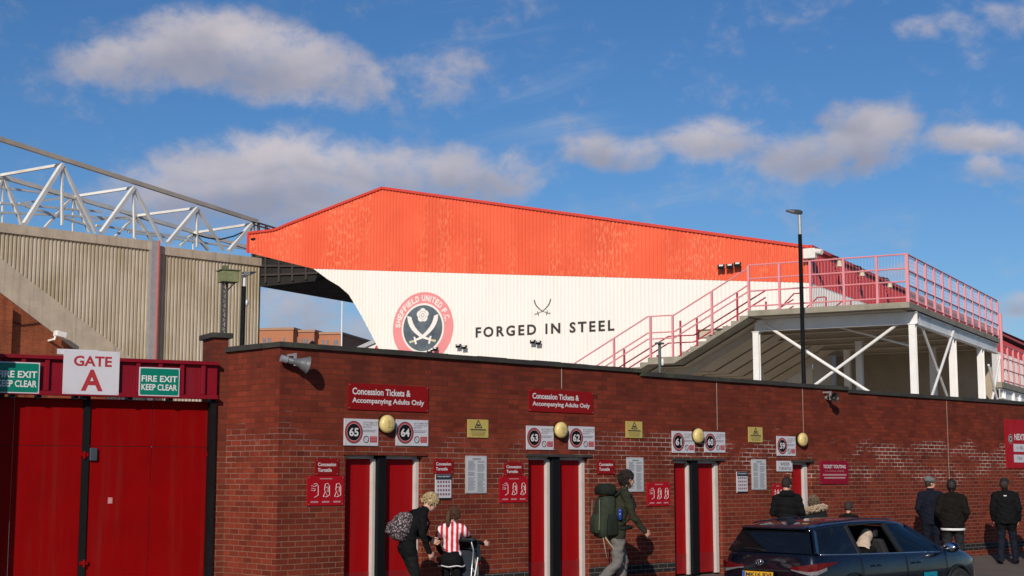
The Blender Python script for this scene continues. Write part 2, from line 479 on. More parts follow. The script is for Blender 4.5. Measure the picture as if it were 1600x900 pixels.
tag(MB().box(-40, 70, .38, 60, -.2, -.012).build('bounce_slab', mat('bounce_concrete', (.42, .39, .34), .9, var=.2, scale=.7), m4=wall_m()), kind='structure')  # unseen pale slab added to bounce sun up under the walkway
fp = MB().box(-60, 120, KERB_Y - 16, KERB_Y - 8.5, ROAD_Z - .1, ROAD_Z + .13)
tag(fp.build('pavement', M_pave, m4=wall_m()), kind='structure')
ym = MB()
for yy in (-.38, -.58): ym.add([(-60, KERB_Y + yy - .08, .004), (120, KERB_Y + yy - .08, .004), (120, KERB_Y + yy, .004), (-60, KERB_Y + yy, .004)], [(0, 1, 2, 3)])
tag(ym.build('road_marking', mat('yellow_line', (.60, .42, .04), .8, var=.25, scale=20), m4=wall_m(0, 0, ROAD_Z)), kind='structure')

# ------------------------------------------------------------------ turnstile wall
wx = lambda px, py=740: WALL.at(px, py)[0]
wz = lambda px, py: WALL.at(px, py)[1]
H1, H2, H3 = wz(700, 561), wz(1150, 598), wz(1480, 624.5)
X1, X2, XE = wx(999), wx(1326), 44.0
DOORS = [(539.5, 660, 709.5), (825.5, 919.5, 712), (1053, 1128, 718), (1237.5, 1268, 721)]
holes = [(wx(a), wx(b), wz(a, t) - .0) for a, b, t in DOORS]
brk = sorted([s_corner, X1, X2, XE] + [h for a in holes for h in a[:2]])
wm = MB()
for a, b in zip(brk[:-1], brk[1:]):
    c = (a + b) / 2
    top = H1 if c < X1 else H2 if c < X2 else H3
    z0 = 0
    for h in holes:
        if h[0] - 1e-6 < c < h[1] + 1e-6: z0 = h[2]
    wm.box(a, b, 0, .33, z0 - (.3 if z0 == 0 else 0), top)
wall = wm.build('turnstile_wall', M_brick, m4=wall_m(), fix=True)
tag(wall, 'long red brick wall with turnstile doors, dark coping and a black brick band', 'brick wall')
# return to the gate, the coping, the engineering-brick band
MB().box(-.33, .0, -.0, RETURN, -.3, H1).build('return_wall', M_brick, wall, Matrix.Translation((s_corner + .33 - .002, .002, -.001)))
def coping(a, b, z, y0=-.045):
    m = MB(); x = a
    while x < b - .01:
        e = min(x + .6, b); m.box(x + .003, e - .003, y0 + random.uniform(-.006, .006), .375, z + .001, z + .072 + random.uniform(-.004, .006)); x = e
    m.build('coping', M_coping, wall)
coping(s_corner - .04, X1 + .03, H1)
coping(X1 + .034, X2 + .03, H2); coping(X2 + .034, XE, H3)
MB().box(-.05, .37, .38, RETURN + .05, 0.001, .072).build('coping', M_coping, wall, Matrix.Translation((s_corner, 0, H1)))
band = MB()
edges = [s_corner] + [h for a in holes for h in a[:2]] + [XE]
for a, b in zip(edges[::2], edges[1::2]): band.box(a + .001, b - .001, -.004, .05, .09, .24)
band.build('brick_band', M_brick_blue, wall)
mj = MB()
for px, y0, y1 in ((878, 572, 607), (1257, 600, 680), (1483, 624, 845), (1122, 590, 672)):
    q = wx(px); mj.box(q - .006, q + .006, -.003, .02, max(.24, wz(px, y1)), wz(px, y0) - .02)
mj.build('movement_joint', M_conc, wall)
# lintels and middle posts
for (a, b, t), h in zip(DOORS, holes):
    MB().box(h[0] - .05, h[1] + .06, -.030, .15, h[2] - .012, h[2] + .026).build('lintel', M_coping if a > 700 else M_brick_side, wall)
    MB().box(h[0] + .001, h[1] - .001, .125, .16, h[2] - .06, h[2] - .013).build('frame_head', M_jamb, wall)
POSTS = [(592, 605), (864.4, 876.5), (1082.3, 1092)]
for (a, b), h in zip(POSTS, holes): MB().box(wx(a), wx(b), .02, .34, 0, h[2] - .0125).build('middle_post', M_black, wall, bevel=.01)
# near-black sheets paint the darkness behind the doors so nothing shows through
for h in holes: MB().box(h[0] - .1, h[1] + .1, .40, .44, 0, h[2] + .2).build('dark_backing', M_dark, wall)

LEAVES = [(541, 587, 592, 0, 'red turnstile door under the number 65 sign', 'leftmost'), (605.5, 654, 659.6, 0, 'red turnstile door under the number 64 sign, behind the blond woman', ''),
          (826.6, 859.5, 864.4, 1, 'red turnstile door under the number 63 sign', ''), (876.5, 913.5, 918.9, 1, 'red turnstile door under the number 62 sign, left of the backpacker', ''),
          (1054, 1079.5, 1082.3, 2, 'red turnstile door under the number 61 sign', ''), (1092.5, 1122, 1127, 2, 'red turnstile door under the number 60 sign, left of the dark car', ''),
          (1239, 1261, 1266.5, 3, 'red wider turnstile door under the number 59 sign', '')]
for a, b, c, i, lab, _ in LEAVES:
    h = holes[i]; xa, xb, xc = wx(a), wx(b), wx(c); t = h[2] - .061
    d = MB(); d.box(0, xb - xa - .004, 0, .045, .012, t)
    root = d.build('turnstile_door', M_door_red, m4=wall_m(xa + .002, .13, 0), bevel=.004)
    tag(root, lab, 'door', 'red turnstile doors in the brick wall')
    MB().box(xb - xa, xc - xa - .002, -.055, .03, 0, t).build('jamb', M_jamb, root, bevel=.004)
    MB().box(-.022, -.004, -.02, .03, 0, t).build('jamb', M_jamb, root)
    MB().box(.0, xb - xa - .006, -.004, -.001, .02, .36).build('kick_plate', mat('door_red_kick', (.27, .003, .005), .5, var=.2, scale=5), root)

# ------------------------------------------------------------------ gate, pillar
gxx = lambda px, py=700, y=0: GATE.at(px, py, y)[0]
gz = lambda px, py, y=0: GATE.at(px, py, y)[1]
pw = gxx(330)
pt = gz(355, 529)
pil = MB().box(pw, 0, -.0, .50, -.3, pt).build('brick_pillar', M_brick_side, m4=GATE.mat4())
tag(pil, 'red brick gate pillar with dark cap between gate and wall', 'pillar')
MB().box(pw - .05, .05, -.05, .55, pt + .001, pt + .075).build('cap', M_coping, pil, bevel=.01)
GY = .10                                                       # leaves hang this far behind the pillar face
gate = empty('double_gate', GATE.mat4(gxx(133, 700, GY), GY, 0), 'tall red sheet steel folding gate between black posts', 'gate')
go = gxx(133, 700, GY)
gtop = gz(235, 625.5, GY)
for a, b in ((139.5, 237), (237, 327.5), (20, 128.5), (-85, 20)):
    xa, xb = gxx(a, 700, GY) - go, gxx(b, 700, GY) - go
    m = MB(); zs = gz(235, 698, GY)
    m.box(xa + .004, xb - .004, 0, .04, .05, zs - .003); m.box(xa + .004, xb - .004, .002, .04, zs + .003, gtop)
    lf = m.build('leaf', M_red_paint, gate, bevel=.003)
    MB().box(xa + .01, xb - .01, .004, .03, zs - .0028, zs + .0028).build('seam', M_black, lf)
for a, b, yf in ((128.8, 139.2, -.03), (328, 336.5, -GY - .05)):
    xa, xb = gxx(a, 700, GY + yf) - go, gxx(b, 700, GY + yf) - go
    MB().box(xa, xb, yf, -.002 if yf < -.1 else .08, -.1, gz(235, 620, GY)).build('post', M_black, gate)
for px, py in ((131, 711), (326, 711), (130, 880)):
    X, Z = GATE.at(px, py, GY); m = MB()
    m.box(X - go - .06, X - go + .05, -.045, -.031, Z - .02, Z + .03); m.tube([(X - go, -.045, Z - .05), (X - go, -.045, Z + .05)], .016)
    m.build('hinge', M_red_paint, gate)
X, Z = GATE.at(145, 710, GY)
MB().box(X - go - .05, X - go + .05, -.05, -.001, Z - .085, Z + .085).build('lock_box', mat('lock_grey', (.035, .05, .065), .5), gate, bevel=.01)
X, Z = GATE.at(172, 782, GY)
MB().box(X - go - .03, X - go + .03, -.003, -.001, Z - .04, Z + .04).build('sticker', mat('old_sticker', (.45, .22, .22), .6, var=.5, scale=60), gate)
# ribbed steel header above it
HY = -.12
hx0, hx1 = gxx(-85, 600, HY), gxx(341, 600, HY)
hz0, hz1 = gz(200, 620.5, HY), gz(200, 560, HY)
hm = MB(); pitch = .30
x = hx0
while x < hx1 - .01:
    e = min(x + pitch, hx1)
    hm.box(x, e, .05, .10, hz0, hz1); hm.box(x + .02, min(x + .075, e), .0, .049, hz0 + .06, hz1 - .05); x = e
hm.box(hx0, hx1, -.02, .049, hz1 - .049, hz1); hm.box(hx0, hx1, -.02, .049, hz0, hz0 + .055)
hd = hm.build('gate_header', M_header_red, m4=GATE.mat4(0, HY, 0), bevel=.004)
tag(hd, 'red ribbed steel fascia running above the gate', 'fascia')
for px in (4, 20, 62, 120, 133, 205, 268):
    q = gxx(px, 622, HY); MB().box(q - .03, q + .03, .03, .2, gtop - .02, hz0 + .01).build('bracket', M_black, hd)
# pillar on the other side of the gate, just out of the picture
lx = gxx(-85, 700)
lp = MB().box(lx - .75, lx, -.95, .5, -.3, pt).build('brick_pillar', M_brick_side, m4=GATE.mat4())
tag(lp, 'red brick pillar at the far left end of the gate', 'pillar')
MB().box(lx - .8, lx + .05, -1.0, .55, pt + .001, pt + .075).build('cap', M_coping, lp, bevel=.01)

# ------------------------------------------------------------------ the gabled stand
gl = lambda pts: [GAB.at(px, py) for px, py in pts]
top_pts = gl([(389, 365), (416, 362), (432, 359.5), (449, 352), (598, 294.5), (1265, 387)])
mid_pts = gl([(389, 395), (490, 420), (760, 428), (1265, 442)])
curve_pts = gl([(490, 420), (513, 437), (530, 447), (545, 460), (556, 478), (567, 497), (593, 547)])
xl, xr = top_pts[0][0], top_pts[-1][0]
ftop, fmid, fcur = interp(top_pts), interp(mid_pts), interp(curve_pts)
xw0 = mid_pts[1][0]; xfoot = curve_pts[-1][0] + .9
zfoot = curve_pts[-1][1] - 1.75
def fbot(x):
    if x <= curve_pts[-1][0]: return fcur(x)
    if x < xfoot: return curve_pts[-1][1] + (zfoot - curve_pts[-1][1]) * (x - curve_pts[-1][0]) / .9
    return 0.0
stand = empty('football_stand', GAB.mat4(), 'tall football stand with orange and white ribbed gable, cantilever roof and club crest', 'football stand')
m = MB(); ribbed(m, xl, xr, ftop, fmid, .16, .035); m.build('upper_cladding', M_orange, stand)
m = MB(); ribbed(m, xw0, xr, lambda x: fmid(x) - .004, lambda x: min(fbot(x), fmid(x) - .004), .16, .009, y=-.010); m.build('lower_cladding', M_clad_white, stand)
# flashing along the roof edge, roof sheet and underside going back
fl = MB()
for (a, b) in zip(top_pts[:-1], top_pts[1:]): fl.bar((a[0], -.03, a[1] + .02), (b[0], -.03, b[1] + .02), .14, .10)
fl.bar((xl, -.03, mid_pts[0][1]), (xl, -.03, top_pts[0][1]), .10, .12)
fl.build('flashing', M_ridge_red, stand)
DEPTH = 75
rf = MB()
for (a, b) in zip(top_pts[:-1], top_pts[1:]): rf.add([(a[0], .0, a[1]), (b[0], .0, b[1]), (b[0], DEPTH, b[1]), (a[0], DEPTH, a[1])], [(0, 1, 2, 3)])
rf.build('roof', M_back_red, stand, fix=False)
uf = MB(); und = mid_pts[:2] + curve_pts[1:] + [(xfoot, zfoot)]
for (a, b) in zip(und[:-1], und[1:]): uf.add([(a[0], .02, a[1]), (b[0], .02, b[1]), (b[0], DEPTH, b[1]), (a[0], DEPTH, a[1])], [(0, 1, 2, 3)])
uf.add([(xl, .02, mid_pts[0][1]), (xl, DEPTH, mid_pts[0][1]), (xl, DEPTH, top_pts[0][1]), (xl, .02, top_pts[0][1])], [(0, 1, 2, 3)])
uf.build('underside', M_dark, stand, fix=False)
X, Z = GAB.at(396.5, 374); MB().box(X - .12, X + .12, -.07, -.04, Z - .035, Z + .05).build('vent', M_black, stand)
# back wall, running away to the right
bk = MB(); b_top = lambda x: bt(x)
bl = [BACK.at(px, py) for px, py in ((1266, 387), (1350, 427), (1430, 466))]
slope = (bl[2][1] - bl[0][1]) / (bl[2][0] - bl[0][0])
bt = lambda x: bl[0][1] + slope * min(x, 40)
zmid = GAB.at(1265, 442)[1]
ribbed(bk, 0.04, 80, bt, lambda x: zmid, .20, .035)
bm4 = GAB.mat4().inverted() @ BACK.mat4()
bkw = bk.build('back_wall', M_back_red, stand, bm4)
bk = MB(); ribbed(bk, 0.02, 80, lambda x: zmid - .004, lambda x: 0.0, .20, .02); bk.build('back_wall_base', M_clad_white, stand, bm4)
fl = MB(); fl.bar((0.0, -.04, bt(0) + .02), (80, -.04, bt(80) + .02), .14, .12); fl.bar((0, -.03, zmid), (0, -.03, bt(0)), .12, .12)
fl.build('flashing', M_ridge_red, stand, bm4)

# far corner roof hanging dark behind the orange nose
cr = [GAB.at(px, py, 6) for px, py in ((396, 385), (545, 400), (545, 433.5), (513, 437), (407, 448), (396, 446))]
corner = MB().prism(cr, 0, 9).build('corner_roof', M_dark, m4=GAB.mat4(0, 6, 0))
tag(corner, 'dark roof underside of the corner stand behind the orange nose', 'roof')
rb = MB()
for k in range(7):
    t = k / 7
    rb.bar((cr[5][0] * (1 - t) + cr[2][0] * t, -.05, cr[5][1] * (1 - t) + cr[2][1] * t + .06), (cr[0][0] * (1 - t) + cr[1][0] * t, -.05, cr[0][1] * (1 - t) + cr[1][1] * t), .10, .10)
for t in (.25, .5, .75): rb.bar((cr[5][0], -.06, cr[5][1] * (1 - t) + cr[0][1] * t), (cr[2][0], -.06, cr[2][1] * (1 - t) + cr[1][1] * t), .09, .09)
rb.build('purlin', mat('purlin_brown', (.05, .038, .03), .8, var=.4, scale=.8), corner)

# ------------------------------------------------------------------ corrugated stand on the left
ls = empty('side_stand', LEFT.mat4(), 'weathered beige corrugated stand with white roof truss on the left', 'football stand')
lx = lambda px, py, y=0: LEFT.at(px, py, y)
pR, pM, pL = lx(405, 405), lx(237, 377), lx(-40, 348)
zt = (pR[1] + pL[1]) / 2
e1, e2 = lx(243, 377)[0], lx(232, 372)[0]
m = MB(); ribbed(m, e1, pR[0], lambda x: zt - .35, lambda x: 0, .17, .04); m.build('cladding', M_left, ls)
m = MB(); ribbed(m, pL[0] - 6, e2, lambda x: zt - .30 + .1, lambda x: 0, .17, .04); m.build('cladding', M_left, ls)
MB().box(e1, pR[0] + .05, -.12, .3, zt - .36, zt).build('parapet', M_conc, ls)
MB().box(pL[0] - 6, e2, -.12, .3, zt - .22, zt + .16).build('parapet', M_conc, ls)
MB().box(pR[0], pR[0] + .06, -.06, 12, 0, zt - .36).build('end_wall', M_dark, ls)
pr = MB().box(e2 + .002, e1 - .05, -.32, .2, 0, zt + .17); pr.build('pier', M_galv, ls)
MB().box(e1 - .049, e1 - .002, -.40, .2, 0, zt + .17).build('pier_edge', mat('pier_red', (.45, .12, .10), .6), ls)
# sloping stair beam and the brick stair tower under it
SY = -2.2
a0, a1, b0, b1 = lx(-60, 357, SY), lx(230, 578, SY), lx(-60, 411, SY), lx(160, 578, SY)
MB().prism([a0, a1, b1, b0], -.0, .5).build('stair_beam', M_conc, ls, Matrix.Translation((0, SY, 0)))
tw = MB().prism([(b0[0], -.3), (b1[0] + 1.2, -.3), (b1[0], b1[1]), b0], .10, .45)
tw.build('stair_wall', M_brick_old, ls, Matrix.Translation((0, SY, 0)))
q0 = lx(14, 520, SY)[0]; q1 = lx(-60, 520, SY)[0]
MB().box(q1, q0, -.25, .09, 0, lx(8, 478, SY)[1]).build('brick_pier', M_brick_old, ls, Matrix.Translation((0, SY, 0)))
cb = [Vector((*[lx(px, py, SY)[0]], .05, lx(px, py, SY)[1])) for px, py in ((-20, 480), (8, 498), (35, 508), (66, 504))]
MB().tube(cb, .02, 6).build('cable', M_black, ls, Matrix.Translation((0, SY, 0)))
# truss standing over the roof: nodes found on two upright planes
TR = Frame(-12.6, 71.0, 62)
def tp(px, py, y=0): X, Z = TR.at(px, py, y); return TR.W(X, y, Z)
inv = LEFT.mat4().inverted()
loc = lambda p: inv @ p
truss = MB(); grey = MB()
T = lambda px, py: loc(tp(px, py)); B = lambda px, py: loc(tp(px, py, 3.0))
grey.bar(T(-60, 198), T(402, 346), .16, .18); truss.bar(B(-60, 258), B(392, 388), .16, .18)
braces = []
for (n, l, c, r) in (((97, 257), (38, 350), (97, 352), (150, 364)), ((209, 293), (158, 364), (210, 372), (254, 378)), ((308, 325), (262, 380), (308, 386), (349, 391)), ((393, 350), (358, 392), (393, 396), (400, 396))):
    for e, w in ((l, .22), (c, .12), (r, .16)): braces.append((T(*n), T(*e), w))
for n, e in (((97, 257), (0, 274)), ((209, 293), (116, 307)), ((308, 325), (214, 337)), ((393, 350), (302, 364))): braces.append((T(*n), B(*e), .15))
for n, l, r in (((4, 275), (-20, 345), (34, 350)), ((114, 306), (70, 356), (140, 362)), ((212, 337), (180, 370), (240, 380)), ((302, 364), (282, 384), (325, 390))):
    braces += [(B(*n), B(*l), .15), (B(*n), B(*r), .18)]
    braces += [(B(*n), B(n[0], r[1] + 6), .09)]
for a, b in (((-40, 288), (98, 305)), ((0, 317), (160, 331)), ((-40, 330), (205, 342)), ((30, 318), (116, 307)), ((140, 345), (210, 337)), ((150, 352), (300, 372)), ((200, 362), (385, 389)), ((40, 322), (150, 356))): braces.append((B(*a), B(*b), .12))
braces = [(a, b, w * .74) for a, b, w in braces]
truss_o = grey.build('roof_truss', M_truss_grey, ls)
truss.build('chord', M_truss, truss_o)
for a, b, w in braces: MB().bar(a, b, w).build('brace', M_truss, truss_o)
m = MB()
for px, py0, py1 in ((396, 346, 366), (404, 348, 366), (416, 352, 364), (428, 355, 363)): m.bar(T(px, py0), T(px, py1), .10)
m.bar(T(396, 346), T(432, 357), .07); m.bar(T(396, 351), T(428, 360), .06); m.build('end_rail', mat('rust_brown', (.10, .07, .045), .8), truss_o)
w_ = [T(px, py) for px, py in ((302, 366), (325, 372), (345, 374), (365, 369), (385, 360), (398, 349))]
MB().tube(w_, .035, 5).build('cable', M_black, truss_o)

# ------------------------------------------------------------------ raised walkway with its stair
deck = empty('raised_walkway', KOP.mat4(), 'raised concrete walkway on white steel legs with pink railing and stair', 'walkway')
kl = lambda px, py, y=0: KOP.at(px, py, y)
ZD = kl(1425, 471)[1]
XL = kl(1168, 484)[0]
XB = gx_corner
YD = 12.6                                                     # how far back the deck runs
def side_at(px, py):
    d = pixel_dir(px, py); o = KOP.o; e = Vector((0, 0, EYE)); t = (o - e).dot(KOP.u) / d.dot(KOP.u); p = e + d * t
    return (p - o).dot(KOP.v), p.z
TH = .16
dk = MB()
dk.prism([(XL, ZD - TH), (0, ZD - TH), (0, ZD), (XL, ZD)], 0, YD)
dk.prism([(XB + .1, ZD - TH), (XL - .001, ZD - TH), (XL - .001, ZD), (XB + .1, ZD)], 3.6, 9.9)
dk.prism([(XB + .1, ZD - TH), (XL - .001, ZD - TH), (XL - .001, ZD), (XB + .1, ZD)], 9.95, YD)
dk.build('deck', M_conc_dark, deck)
sf = MB(); sf.prism([(XL + .25, ZD - TH - .03), (-.25, ZD - TH - .03), (-.25, ZD - TH - .002), (XL + .25, ZD - TH - .002)], .25, YD - .2)
sf.build('soffit', M_soffit, deck)
def ibeam(mb, a, b, w, h, t=.02):
    a, b = Vector(a), Vector(b); z = Vector((0, 0, 1))
    mb.bar(a + z * (h / 2 - t / 2), b + z * (h / 2 - t / 2), w, t); mb.bar(a - z * (h / 2 - t / 2), b - z * (h / 2 - t / 2), w, t); mb.bar(a, b, t, h - 2 * t)
BH = .34; zb = ZD - TH - .035 - BH / 2
for a, b in (((XL - .1, .85, zb), (0.0, .85, zb)), ((-.12, .95, zb), (-.12, YD, zb))):
    m = MB(); ibeam(m, a, b, .17, BH); m.build('edge_beam', M_steel_white, deck)
for yy in (2.1, 4.2, 6.3, 8.4, 10.5):
    m = MB(); ibeam(m, (XL - 2.4, yy, zb - .03), (-.22, yy, zb - .03), .14, .28); m.build('cross_beam', M_soffit, deck)
zc = zb - BH / 2
def column(x, y, w, d, z=zc):
    m = MB(); m.box(x - w / 2, x + w / 2, y - d / 2, y - d / 2 + .018, -.3, z); m.box(x - w / 2, x + w / 2, y + d / 2 - .018, y + d / 2, -.3, z); m.box(x - .009, x + .009, y - d / 2 + .018, y + d / 2 - .018, -.3, z)
    m.box(x - w / 2 - .02, x + w / 2 + .02, y - d / 2 - .02, y + d / 2 + .02, z - .02, z + .001)
    m.build('column', M_steel_white, deck)
cA = kl(1182.5, 550, .85)[0]
column(cA, .85, .18, .16); column(-.13, .80, .18, .18)
ys = [side_at(px, 580)[0] for px in (1497, 1540, 1571)]
for yy in ys: column(-.14, yy, .17, .36)
column(kl(1343, 560, 5.5)[0], 5.5, .2, .2); column(kl(1187, 560, 6.0)[0], 6.0, .2, .2); column(-4.2, 8.4, .2, .2); column(-1.5, 9.0, .2, .2)
column(-.14, side_at(1586, 600)[0], .2, .2, ZD - 1.5); column(-.14, side_at(1596, 600)[0], .2, .2, ZD - 1.8)
def br(a, b, w=.07): MB().tube([a, b], w, 8).build('brace', M_steel_white, deck)
def K(px, py, y): X, Z = kl(px, py, y); return (X, y, Z)
br(K(1195, 507, .80), K(1365, 617, .80), .045); br(K(1418, 495, .9), K(1270, 604, .9), .045)
def S(px, py, x=-.12):
    yy, z = side_at(px, py); return (x, yy, z)
br(S(1441, 494), S(1487, 621), .04); br(S(1492, 518, -.05), S(1458, 621, -.05), .04)
br(S(1568, 556), S(1555, 630), .045); br(S(1547, 570, -.05), S(1562, 630, -.05), .04)
br(K(1260, 498, 2.0), K(1425, 541, 2.0), .03)
# the stair, falling to the left along the gable
p1, p2, p3 = kl(1153, 482), kl(1053, 557), kl(1012, 559)
zl = p2[1]; n1 = 9; st = MB()
def flight(mb, x0, z0, x1, z1, n, y0, y1, waist=.20):
    dx, dz = (x1 - x0) / n, (z1 - z0) / n
    poly = []
    for i in range(n): poly += [(x0 + dx * i, z0 + dz * (i + 1)), (x0 + dx * (i + 1), z0 + dz * (i + 1))]
    low = [(x1, z1 - waist), (x0, z0 - waist)]
    mb.prism([(x0, z0)] + poly + low, y0, y1)
flight(st, XL, ZD, p2[0], zl, n1, 0, 9.9)
st.prism([(p2[0], zl - .2), (p2[0], zl), (p3[0], zl), (p3[0], zl - .2)], 0, 9.9)
n2 = 26; xe = p3[0] - (XL - p2[0]) / n1 * n2
flight(st, p3[0], zl, xe, zl - (ZD - zl) / n1 * n2, n2, 0, 9.9)
st.build('stair', M_conc_dark, deck)
sg = MB()
for yy in (1.3,):
    ibeam(sg, (XL, yy, ZD - .2 - .17), (p2[0], yy, zl - .2 - .17), .12, .26); ibeam(sg, (p2[0], yy, zl - .37), (p3[0], yy, zl - .37), .12, .26); ibeam(sg, (p3[0], yy, zl - .37), (xe, yy, zl - (ZD - zl) / n1 * n2 - .37), .12, .26)
sg.build('stringer', M_soffit, deck)
ub = MB()
for (xa, za), (xb_, zb_) in (((XL, ZD), (p2[0], zl)), ((p2[0], zl), (p3[0], zl)), ((p3[0], zl), (xe, zl - (ZD - zl) / n1 * n2))):
    for k in range(7):
        y0 = .75 + 1.3 * k
        ub.add([(xa, y0, za - .24), (xb_, y0, zb_ - .24), (xb_, y0 + 1.16, zb_ - .24), (xa, y0 + 1.16, za - .24)], [(0, 1, 2, 3)])
ub.build('stair_soffit', M_soffit, deck)
column(p3[0] + .15, .35, .14, .14, zl - .5); column(p3[0] + .15, 3.2, .14, .14, zl - .5)
MB().box(XB + .12, -.3, YD - .12, YD - .02, -.3, ZD - TH - .01).build('closing_screen', mat('brown_screen', (.36, .29, .215), .85, var=.15, scale=1.5), deck)  # brown screen added to hide the sunlit wall and keep the underside dark
# railing: posts one by one, rails as runs
rail = empty('railing', Matrix(), None); rail.parent = deck; rail.matrix_local = Matrix()
RH = kl(1423, 396)[1] - ZD
def post(x, y, z0, h, w=.065, m=M_pink): MB().box(x - w / 2, x + w / 2, y - w / 2, y + w / 2, z0, z0 + h).build('post', m, rail)
def run(pts, r=.024, m=M_pink):
    mb = MB(); mb.tube(pts, r, 6); mb.build('rail', m, rail)
fx = [kl(px, 450)[0] for px in (1169, 1217, 1265.5, 1318, 1370)] + [-.03]
for q in fx[:-1]: post(q, .05, ZD - .02, RH)
post(-.04, .05, ZD - .02, RH, .085)
levels = [1.0, .70, .43, .10]
for f in levels: run([(fx[0], .05, ZD + RH * f), (-.04, .05, ZD + RH * f)])
nS = 12
for k in range(1, nS + 1): post(-.04, .05 + (YD - .1) * k / nS, ZD - .02, RH)
for f in (1.0, .66, .36, .06): run([(-.04, .05, ZD + RH * f), (-.04, YD - .05, ZD + RH * f)])
wm_ = MB()
for k in range(int(YD / .11)): wm_.bar((-.07, .1 + .11 * k, ZD + .05), (-.07, .1 + .11 * k, ZD + RH), .005)
for k in range(int(RH / .11)): wm_.bar((-.07, .06, ZD + .06 + .11 * k), (-.07, YD, ZD + .06 + .11 * k), .005)
wm_.build('mesh_panel', mat('mesh_lilac', (.66, .58, .68), .5), rail)
wm_ = MB()
for k in range(int(2.9 / .09)): wm_.bar((-.12 - .09 * k, .09, ZD + .05), (-.12 - .09 * k, .09, ZD + RH * .98), .0035)
wm_.build('mesh_panel', mat('mesh_lilac', (.66, .58, .68), .5), rail)
hr = RH * .93
zs_ = lambda x: ZD + (zl - ZD) * (x - XL) / (p2[0] - XL) if x > p2[0] else zl if x > p3[0] else zl + (x - p3[0]) * (ZD - zl) / (XL - p2[0])
def stair_rail(y, fs, hh, m, posts, w, r):
    xs_ = [XL, p2[0], p3[0], p3[0] - 4.2]
    for f in fs: run([(x, y, zs_(x) + hh * f) for x in xs_], r, m)
    for x in posts: post(x, y, zs_(x) - .05, hh + .05, w, m)
px_posts = [kl(px, 520)[0] for px in (1112, 1050, 1015.5, 958)]
stair_rail(.05, (1.0, .60, .45), hr, M_pink, px_posts, .06, .022)
for yy in (1.6, 4.2, 6.6): stair_rail(yy, (.62, .45), hr, M_rail_red, [XL - .9, p2[0] + .1, p3[0] + .4, p3[0] - 1.5], .05, .022)
for k, dx in enumerate((.35, .85, 1.4, 1.9)):
    yy = 3.2 + k * .8; x0 = XL + dx
    run([(x0 - .5, yy, ZD + .35), (x0, yy, ZD + .82 - k * .06), (x0 + .25, yy, ZD + .82 - k * .06)], .022, M_rail_red); post(x0 + .25, yy, ZD - .02, .84 - k * .06, .05, M_rail_red)
# steps down at the far end with their own lower railing
lo = MB(); lo.prism([(XB + .2, ZD - 1.7), (-.0, ZD - 1.7), (0, ZD - 1.5), (XB + .2, ZD - 1.5)], YD + .02, YD + 26)
lo.build('lower_deck', M_conc_dark, deck)
m = MB(); ibeam(m, (-.12, YD + .1, ZD - 1.9), (-.12, YD + 26, ZD - 1.9), .17, .34); m.build('edge_beam', M_steel_white, deck)
zl2 = ZD - 1.5
post(-.04, YD + .45, ZD - 1.6, RH + 1.2, .08)
for k in range(1, 20): post(-.04, YD + .4 + 1.05 * k, zl2 - .02, RH)
for f in (1.0, .66, .36, .06): run([(-.04, YD + .45, zl2 + RH * f), (-.04, YD + 26, zl2 + RH * f)])
# ------------------------------------------------------------------ lettering and crest on the gable
M_ink = mat('black_lettering', (.035, .03, .03), .6, var=.15)
M_crest_pink = mat('faded_crest_red', (.78, .27, .27), .55, var=.06, scale=2)
M_crest_dark = mat('faded_crest_black', (.10, .125, .145), .5, var=.5, scale=1.6)
M_crest_white = mat('crest_white', (.84, .78, .72), .55, var=.03)
M_crest_gold = mat('crest_gold', (.62, .55, .36), .55)
PROUD = -.0215
# two rows of an upward slanting text: corners on the gable
def gable_text(name, s, bl, br, tl, m, bold=.012, space=1.0):
    a, b, c = [Vector((*GAB.at(*p),)) for p in (bl, br, tl)]
    w, h = (b - a).length, (c - a).length
    ang = math.atan2((b - a).y, (b - a).x)
    h_ = empty(name, Matrix.Translation((a.x, PROUD, a.y)) @ Matrix.Rotation(-ang, 4, 'Y'))
    t = text(name, s, 0, w, 0, h, 0, m, stand, bold, space=space)
    t.matrix_local = Matrix.Translation((a.x, PROUD, a.y)) @ Matrix.Rotation(-ang, 4, 'Y')
    bpy.data.objects.remove(h_)
    return t
gable_text('slogan', 'FORGED IN STEEL', (743.5, 528), (960.5, 517), (743.5, 511.5), M_ink, .034, 1.36)


def crossed(parent, cx, cz, sc, m, m2, y, w=1.0, name='crossed_swords'):
    """two crossed sabres: curved blades, short guards, pale grips"""
    line = [(-.27, -.345, .05), (-.14, -.31, .065), (.0, -.255, .085), (.10, -.19, .10), (.20, -.11, .115), (.30, -.01, .13), (.375, .10, .14), (.42, .21, .145), (.445, .30, .14)]
    mb = MB(); hb = MB()
    for k, sg in enumerate((1, -1)):
        yy = y - .003 * k; L, Rr = [], []
        for i, (x, z, ww) in enumerate(line):
            p, q = line[max(i - 1, 0)], line[min(i + 1, len(line) - 1)]
            d = Vector((q[0] - p[0], q[1] - p[1])).normalized(); n = Vector((-d.y, d.x)) * ww * w / 2
            L.append((cx + sg * (x + n.x) * sc, cz + (z + n.y) * sc)); Rr.append((cx + sg * (x - n.x) * sc, cz + (z - n.y + (.07 * w if i == len(line) - 1 else 0)) * sc))
        mb.prism(L + Rr[::-1], yy - .002, yy)
        P = lambda x, z: (cx + sg * x * sc, cz + z * sc)
        g_ = .5 + w / 2
        mb.prism([P(-.27 - .03 * g_, -.24), P(-.27 + .03 * g_, -.25), P(-.215 + .03 * g_, -.45), P(-.215 - .03 * g_, -.46)], yy - .0035, yy - .0005)
        hb.prism([P(-.44, -.36), P(-.275, -.335), P(-.26, -.385), P(-.43, -.42)], yy - .002, yy)
    a = mb.build(name, m, parent); hb.build('hilt', m2, a)
    return a


